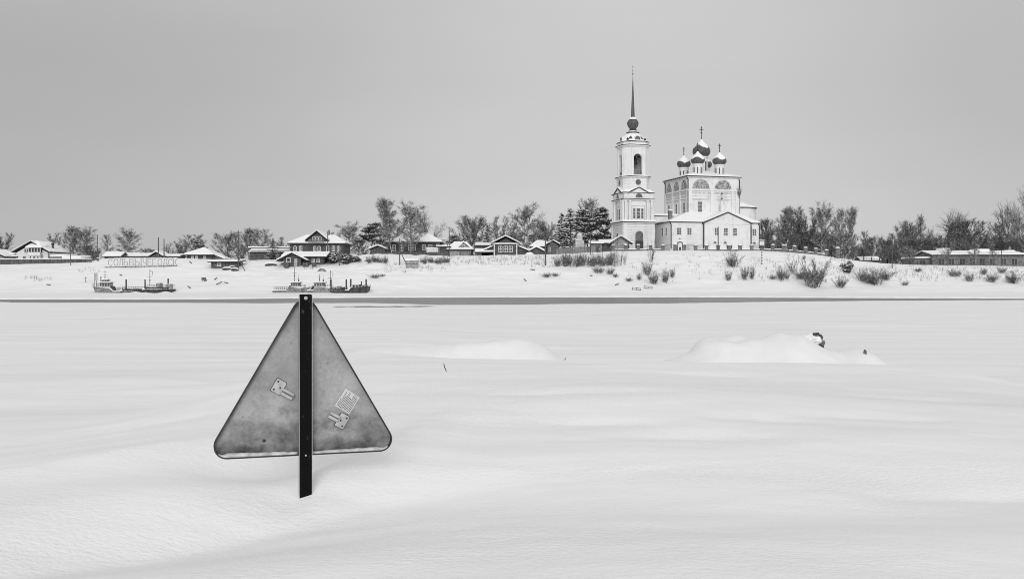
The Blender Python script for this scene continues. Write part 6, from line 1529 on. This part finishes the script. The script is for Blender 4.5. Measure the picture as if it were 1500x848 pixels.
# ------------------------------------------------------------------ warning sign seen from behind
SD = 4.62; YAW = 17.0; K = SD/F
sx_, sz_ = X(447.3, SD), th(X(447.3, SD), SD)
sg = thing('road_sign', 'triangular road sign seen from its grey back on a black post in the snow', 'road sign', (sx_, SD, Z(722, SD)), R(YAW))
zz = sg.location.z
def zs(py): return Z(py, SD)-zz
M['panel'] = None
def panel_mat():
    m = bpy.data.materials.new('stained_zinc'); m.use_nodes = True; N = m.node_tree.nodes; L = m.node_tree.links; b = N['Principled BSDF']
    b.inputs['Roughness'].default_value = .62; b.inputs['Metallic'].default_value = 0.0; b.inputs['Specular IOR Level'].default_value = .3
    tc = N.new('ShaderNodeTexCoord')
    def nz(sc, st, det=7, dist=0.0):
        mp = N.new('ShaderNodeMapping'); mp.inputs['Scale'].default_value = st; L.new(tc.outputs['Object'], mp.inputs[0])
        t = N.new('ShaderNodeTexNoise'); t.inputs['Scale'].default_value = sc; t.inputs['Detail'].default_value = det; t.inputs['Roughness'].default_value = .65; t.inputs['Distortion'].default_value = dist
        L.new(mp.outputs[0], t.inputs['Vector']); return t.outputs['Fac']
    def ramp(v, p0, p1, a, c):
        r = N.new('ShaderNodeValToRGB'); e = r.color_ramp.elements; e[0].position = p0; e[1].position = p1; e[0].color = (a, a, a, 1); e[1].color = (c, c, c, 1); L.new(v, r.inputs[0]); return r.outputs[0]
    def mul(a, c, f=1.0):
        x = N.new('ShaderNodeMix'); x.data_type = 'RGBA'; x.blend_type = 'MULTIPLY'; x.inputs[0].default_value = f; L.new(a, x.inputs[6]); L.new(c, x.inputs[7]); return x.outputs[2]
    base = ramp(nz(5, (1, 1, 1), 6), .3, .7, .25, .43)
    fine = ramp(nz(60, (1, 1, 1), 3), .35, .65, .90, 1.06)
    # grime that splashed up from below: thick blotches on the lowest hand's breadth, breaking up higher
    sp = N.new('ShaderNodeSeparateXYZ'); L.new(tc.outputs['Object'], sp.inputs[0])
    h_ = N.new('ShaderNodeMapRange'); h_.inputs[1].default_value = .13; h_.inputs[2].default_value = .46; h_.inputs[3].default_value = -.25; h_.inputs[4].default_value = .28; L.new(sp.outputs[2], h_.inputs[0])
    ad = N.new('ShaderNodeMath'); ad.operation = 'ADD'; L.new(h_.outputs[0], ad.inputs[0]); L.new(nz(9, (1, 1, 1.1), 10, .15), ad.inputs[1])
    grime = ramp(ad.outputs[0], .24, .64, .18, 1.0)
    scr = ramp(nz(34, (1, 1, 1.2), 9, .2), .30, .37, .50, 1.0)
    dark = ramp(nz(11, (1, 1, 1), 6), .28, .40, .72, 1.0)
    L.new(mul(mul(mul(mul(base, fine), grime), scr), dark), b.inputs['Base Color'])
    bp = N.new('ShaderNodeBump'); bp.inputs['Strength'].default_value = .15; bp.inputs['Distance'].default_value = .004; L.new(nz(14, (1, 1, 1), 6), bp.inputs['Height']); L.new(bp.outputs[0], b.inputs['Normal'])
    return m
M['panel'] = panel_mat()
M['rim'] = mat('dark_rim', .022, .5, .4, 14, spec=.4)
M['postblack'] = mat('black_post_paint', .004, .65, v2=.07, scale=38, lo=.62, hi=.74, spec=.08, stretch=(1, 1, .5))
M['zinc'] = mat('bright_zinc', .44, .45, .16, 30, spec=.5)
M['paper'] = mat('sticker_paper', .56, .7, .08, 20)
M['ink'] = mat('sticker_ink', .05, .7, .3, 30)
# rounded triangle in the panel plane (x right, z up); apex at row 421, base at row 667
zt_, zb_ = zs(421), zs(667); Ht = zt_-zb_; a_ = Ht/math.sqrt(3); r_c = .058
def tri(inset=0.0, n=9):
    """rounded equilateral triangle outline, counter-clockwise from the right corner"""
    cz = zb_+Ht/3; pts = []
    for k, ang in enumerate((-30, 90, 210)):
        rr = 2*Ht/3-2*r_c; cx, cy = rr*math.cos(R(ang)), cz+rr*math.sin(R(ang)); rad = r_c-inset
        for i in range(n+1):
            t = R(ang-60+120*i/n); pts.append((cx+rad*math.cos(t), cy+rad*math.sin(t)))
    return pts
PY = .034                                   # panel plane behind the post
o0 = tri(-.001); o1 = tri(.0050)
MB().ext_y(tri(.002), PY, PY+.0025).build('panel', M['panel'], sg)
FLD = .024                                  # folded edge towards the viewer
n_ = len(o0); m = MB()
m.add([(x, PY+.006, z) for x, z in o0]+[(x, PY-FLD, z) for x, z in o0]+[(x, PY-FLD, z) for x, z in o1]+[(x, PY+.0, z) for x, z in o1],
      [(i, (i+1) % n_, n_+(i+1) % n_, n_+i) for i in range(n_)]+[(n_+i, n_+(i+1) % n_, 2*n_+(i+1) % n_, 2*n_+i) for i in range(n_)]+[(2*n_+i, 2*n_+(i+1) % n_, 3*n_+(i+1) % n_, 3*n_+i) for i in range(n_)])
m.build('rim', M['rim'], sg)
# snow lying in the folded lower edge, either side of the post
M['old_snow'] = mat('dirty_snow', .38, .8, v2=.66, scale=22, lo=.35, hi=.6)
rngn = np.random.default_rng(2)
for sgn in (-1, 1):
    m = MB(); rings = []
    xs = np.linspace(.034, a_-.062, 26)
    for i, x in enumerate(xs):
        h_ = ((.012+.008*(i/25)) if sgn < 0 else (.010+.006*(i/25)))+.0009*float(rngn.normal()); h_ = max(.005, h_*min(1, (25-i)/3.5+.12))
        dx_ = max(0, x-(a_-math.sqrt(3)*r_c)); zf = zb_+.0045 + r_c-math.sqrt(max(0, r_c*r_c-dx_*dx_))
        rings.append([(sgn*x, PY-FLD+.002, zf), (sgn*x, PY-FLD+.003, zf+h_*.75), (sgn*x, PY-.010, zf+h_), (sgn*x, PY-.001, zf+h_*1.05), (sgn*x, PY-.001, zf)])
    m.loft(rings).build('snow_ledge', M['old_snow'], sg, True)
# post: hollow square tube, open at the top, set just in front of the panel edge
PW = .0275; y1_ = PY-FLD-.002; y0_ = y1_-.030; pt = zs(431)
m = MB(); m.box(-PW, PW, y0_, y1_, -.5, pt)
po = m.build('post', M['postblack'], sg)
bv = po.modifiers.new('soft_edges', 'BEVEL'); bv.width = .004; bv.segments = 2
for py, rr in ((436.5, .0068), (665.5, .0035)):
    m = MB(); m.M = Matrix.Translation((0, y0_-.001, zs(py))) @ Matrix.Rotation(R(90), 4, 'X'); m.lathe([(rr*1.25, -.001), (rr*1.25, .002), (rr*.8, .004), (rr*.3, .0055)], 16); m.build('bolt', M['zinc'], po)
# the bare galvanised flange showing along both sides of the post
for x in (-PW-.0022, PW+.0003): MB().box(x, x+.0024, y0_-.0005, y1_+.0015, -.5, pt-.004).build('flange_edge', M['zinc'] if x > 0 else M['ash'], po)
def to_local(px, py):
    """photo point on the yawed panel plane -> (x along panel, z)"""
    ax, ay = math.cos(R(YAW)), math.sin(R(YAW)); t = (px-750)/F
    ox, oy = sg.location.x-math.sin(R(YAW))*PY, sg.location.y+math.cos(R(YAW))*PY
    u = (t*oy-ox)/(ax-t*ay); d = oy+u*ay
    return u, Z(py, d)-zz
def plate_at(c, ang, pl, lug, lugdir):
    u, z = to_local(*c)
    Mx = Matrix.Translation((u, PY, z)) @ Matrix.Rotation(R(-ang), 4, 'Y')
    m = MB(); m.M = Mx; w, h = pl
    rc = .006; pts = []
    for k, (cx, cz, a0) in enumerate(((w/2-rc, -h/2+rc, -90), (w/2-rc, h/2-rc, 0), (-w/2+rc, h/2-rc, 90), (-w/2+rc, -h/2+rc, 180))):
        for i in range(4): pts.append((cx+rc*math.cos(R(a0+30*i)), cz+rc*math.sin(R(a0+30*i))))
    m.ext_y(pts, -.010, -.0025); b = m.build('bracket', M['zinc'], sg)
    m = MB(); m.M = Mx; m.ext_y([(x*1.09, z*1.07) for x, z in pts], -.0021, -.0006); m.build('shadow_outline', M['rim'], b)  # dark plate just wider than the bracket, painting in its contact shadow outline
    for q, (hx, hz) in enumerate(((-w*.28*lugdir, h*.32), (-w*.28*lugdir, -h*.32), (w*.18*lugdir, -h*.02))):
        m = MB(); m.M = Mx @ Matrix.Translation((hx, -.0102, hz)) @ Matrix.Rotation(R(90), 4, 'X'); m.lathe([(.0046, -.001), (.0042, .0012), (.002, .0018)], 10); m.build('rivet', M['rim'], b)
    for dz in (-.009, .009):
        m = MB(); m.M = Mx; x0 = lugdir*(w/2-.002); x1 = lugdir*(w/2+lug); xa, xb = min(x0, x1), max(x0, x1)
        m.box(xa, xb, -.026, -.006, dz-.0068+(-.010 if lugdir > 0 else 0), dz+.0068+(-.010 if lugdir > 0 else 0)); l_ = m.build('clamp_lug', M['zinc'], b)
        bv = l_.modifiers.new('soft_edges', 'BEVEL'); bv.width = .003; bv.segments = 2
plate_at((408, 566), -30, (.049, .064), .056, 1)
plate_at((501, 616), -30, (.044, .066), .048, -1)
# paper label with rows of illegible print
u, z = to_local(508.8, 587.7); Mx = Matrix.Translation((u, PY, z)) @ Matrix.Rotation(R(-57), 4, 'Y')
m = MB(); m.M = Mx; m.box(-.047, .047, -.002, -.001, -.040, .040); st_ = m.build('sticker', M['paper'], sg)
m = MB(); m.M = Mx; rg = random.Random(8)
for k in range(11):
    zz_ = .033-k*.0066; x = -.041; end = rg.choice((.041, .041, .034, .02)) if k not in (0,) else .0
    while x < end:
        w_ = rg.uniform(.003, .014); m.box(x, min(x+w_, end), -.0026, -.0021, zz_-.0011, zz_+.0011); x += w_+.0016
m.build('print', M['ink'], st_)
# rust hole
u, z = to_local(387, 645); m = MB(); m.M = Matrix.Translation((u, PY, z)) @ Matrix.Rotation(R(90), 4, 'X')
m.add([(0, 0, .0012)]+[((.0085+.002*math.sin(5*i))*math.cos(i*.4488), (.0075+.002*math.cos(3*i))*math.sin(i*.4488), .0012) for i in range(14)], [(0, i+1, (i+1) % 14+1) for i in range(14)]); m.build('rust_spot', M['rim'], sg)
for px, py, r_ in ((408.5, 487, .004),):
    u, z = to_local(px, py); m = MB(); m.M = Matrix.Translation((u, PY-FLD*.6, z)) @ Matrix.Rotation(R(90), 4, 'X'); m.lathe([(r_, -.004), (r_*.5, .004)], 8); m.build('rivet', M['rim'], sg)
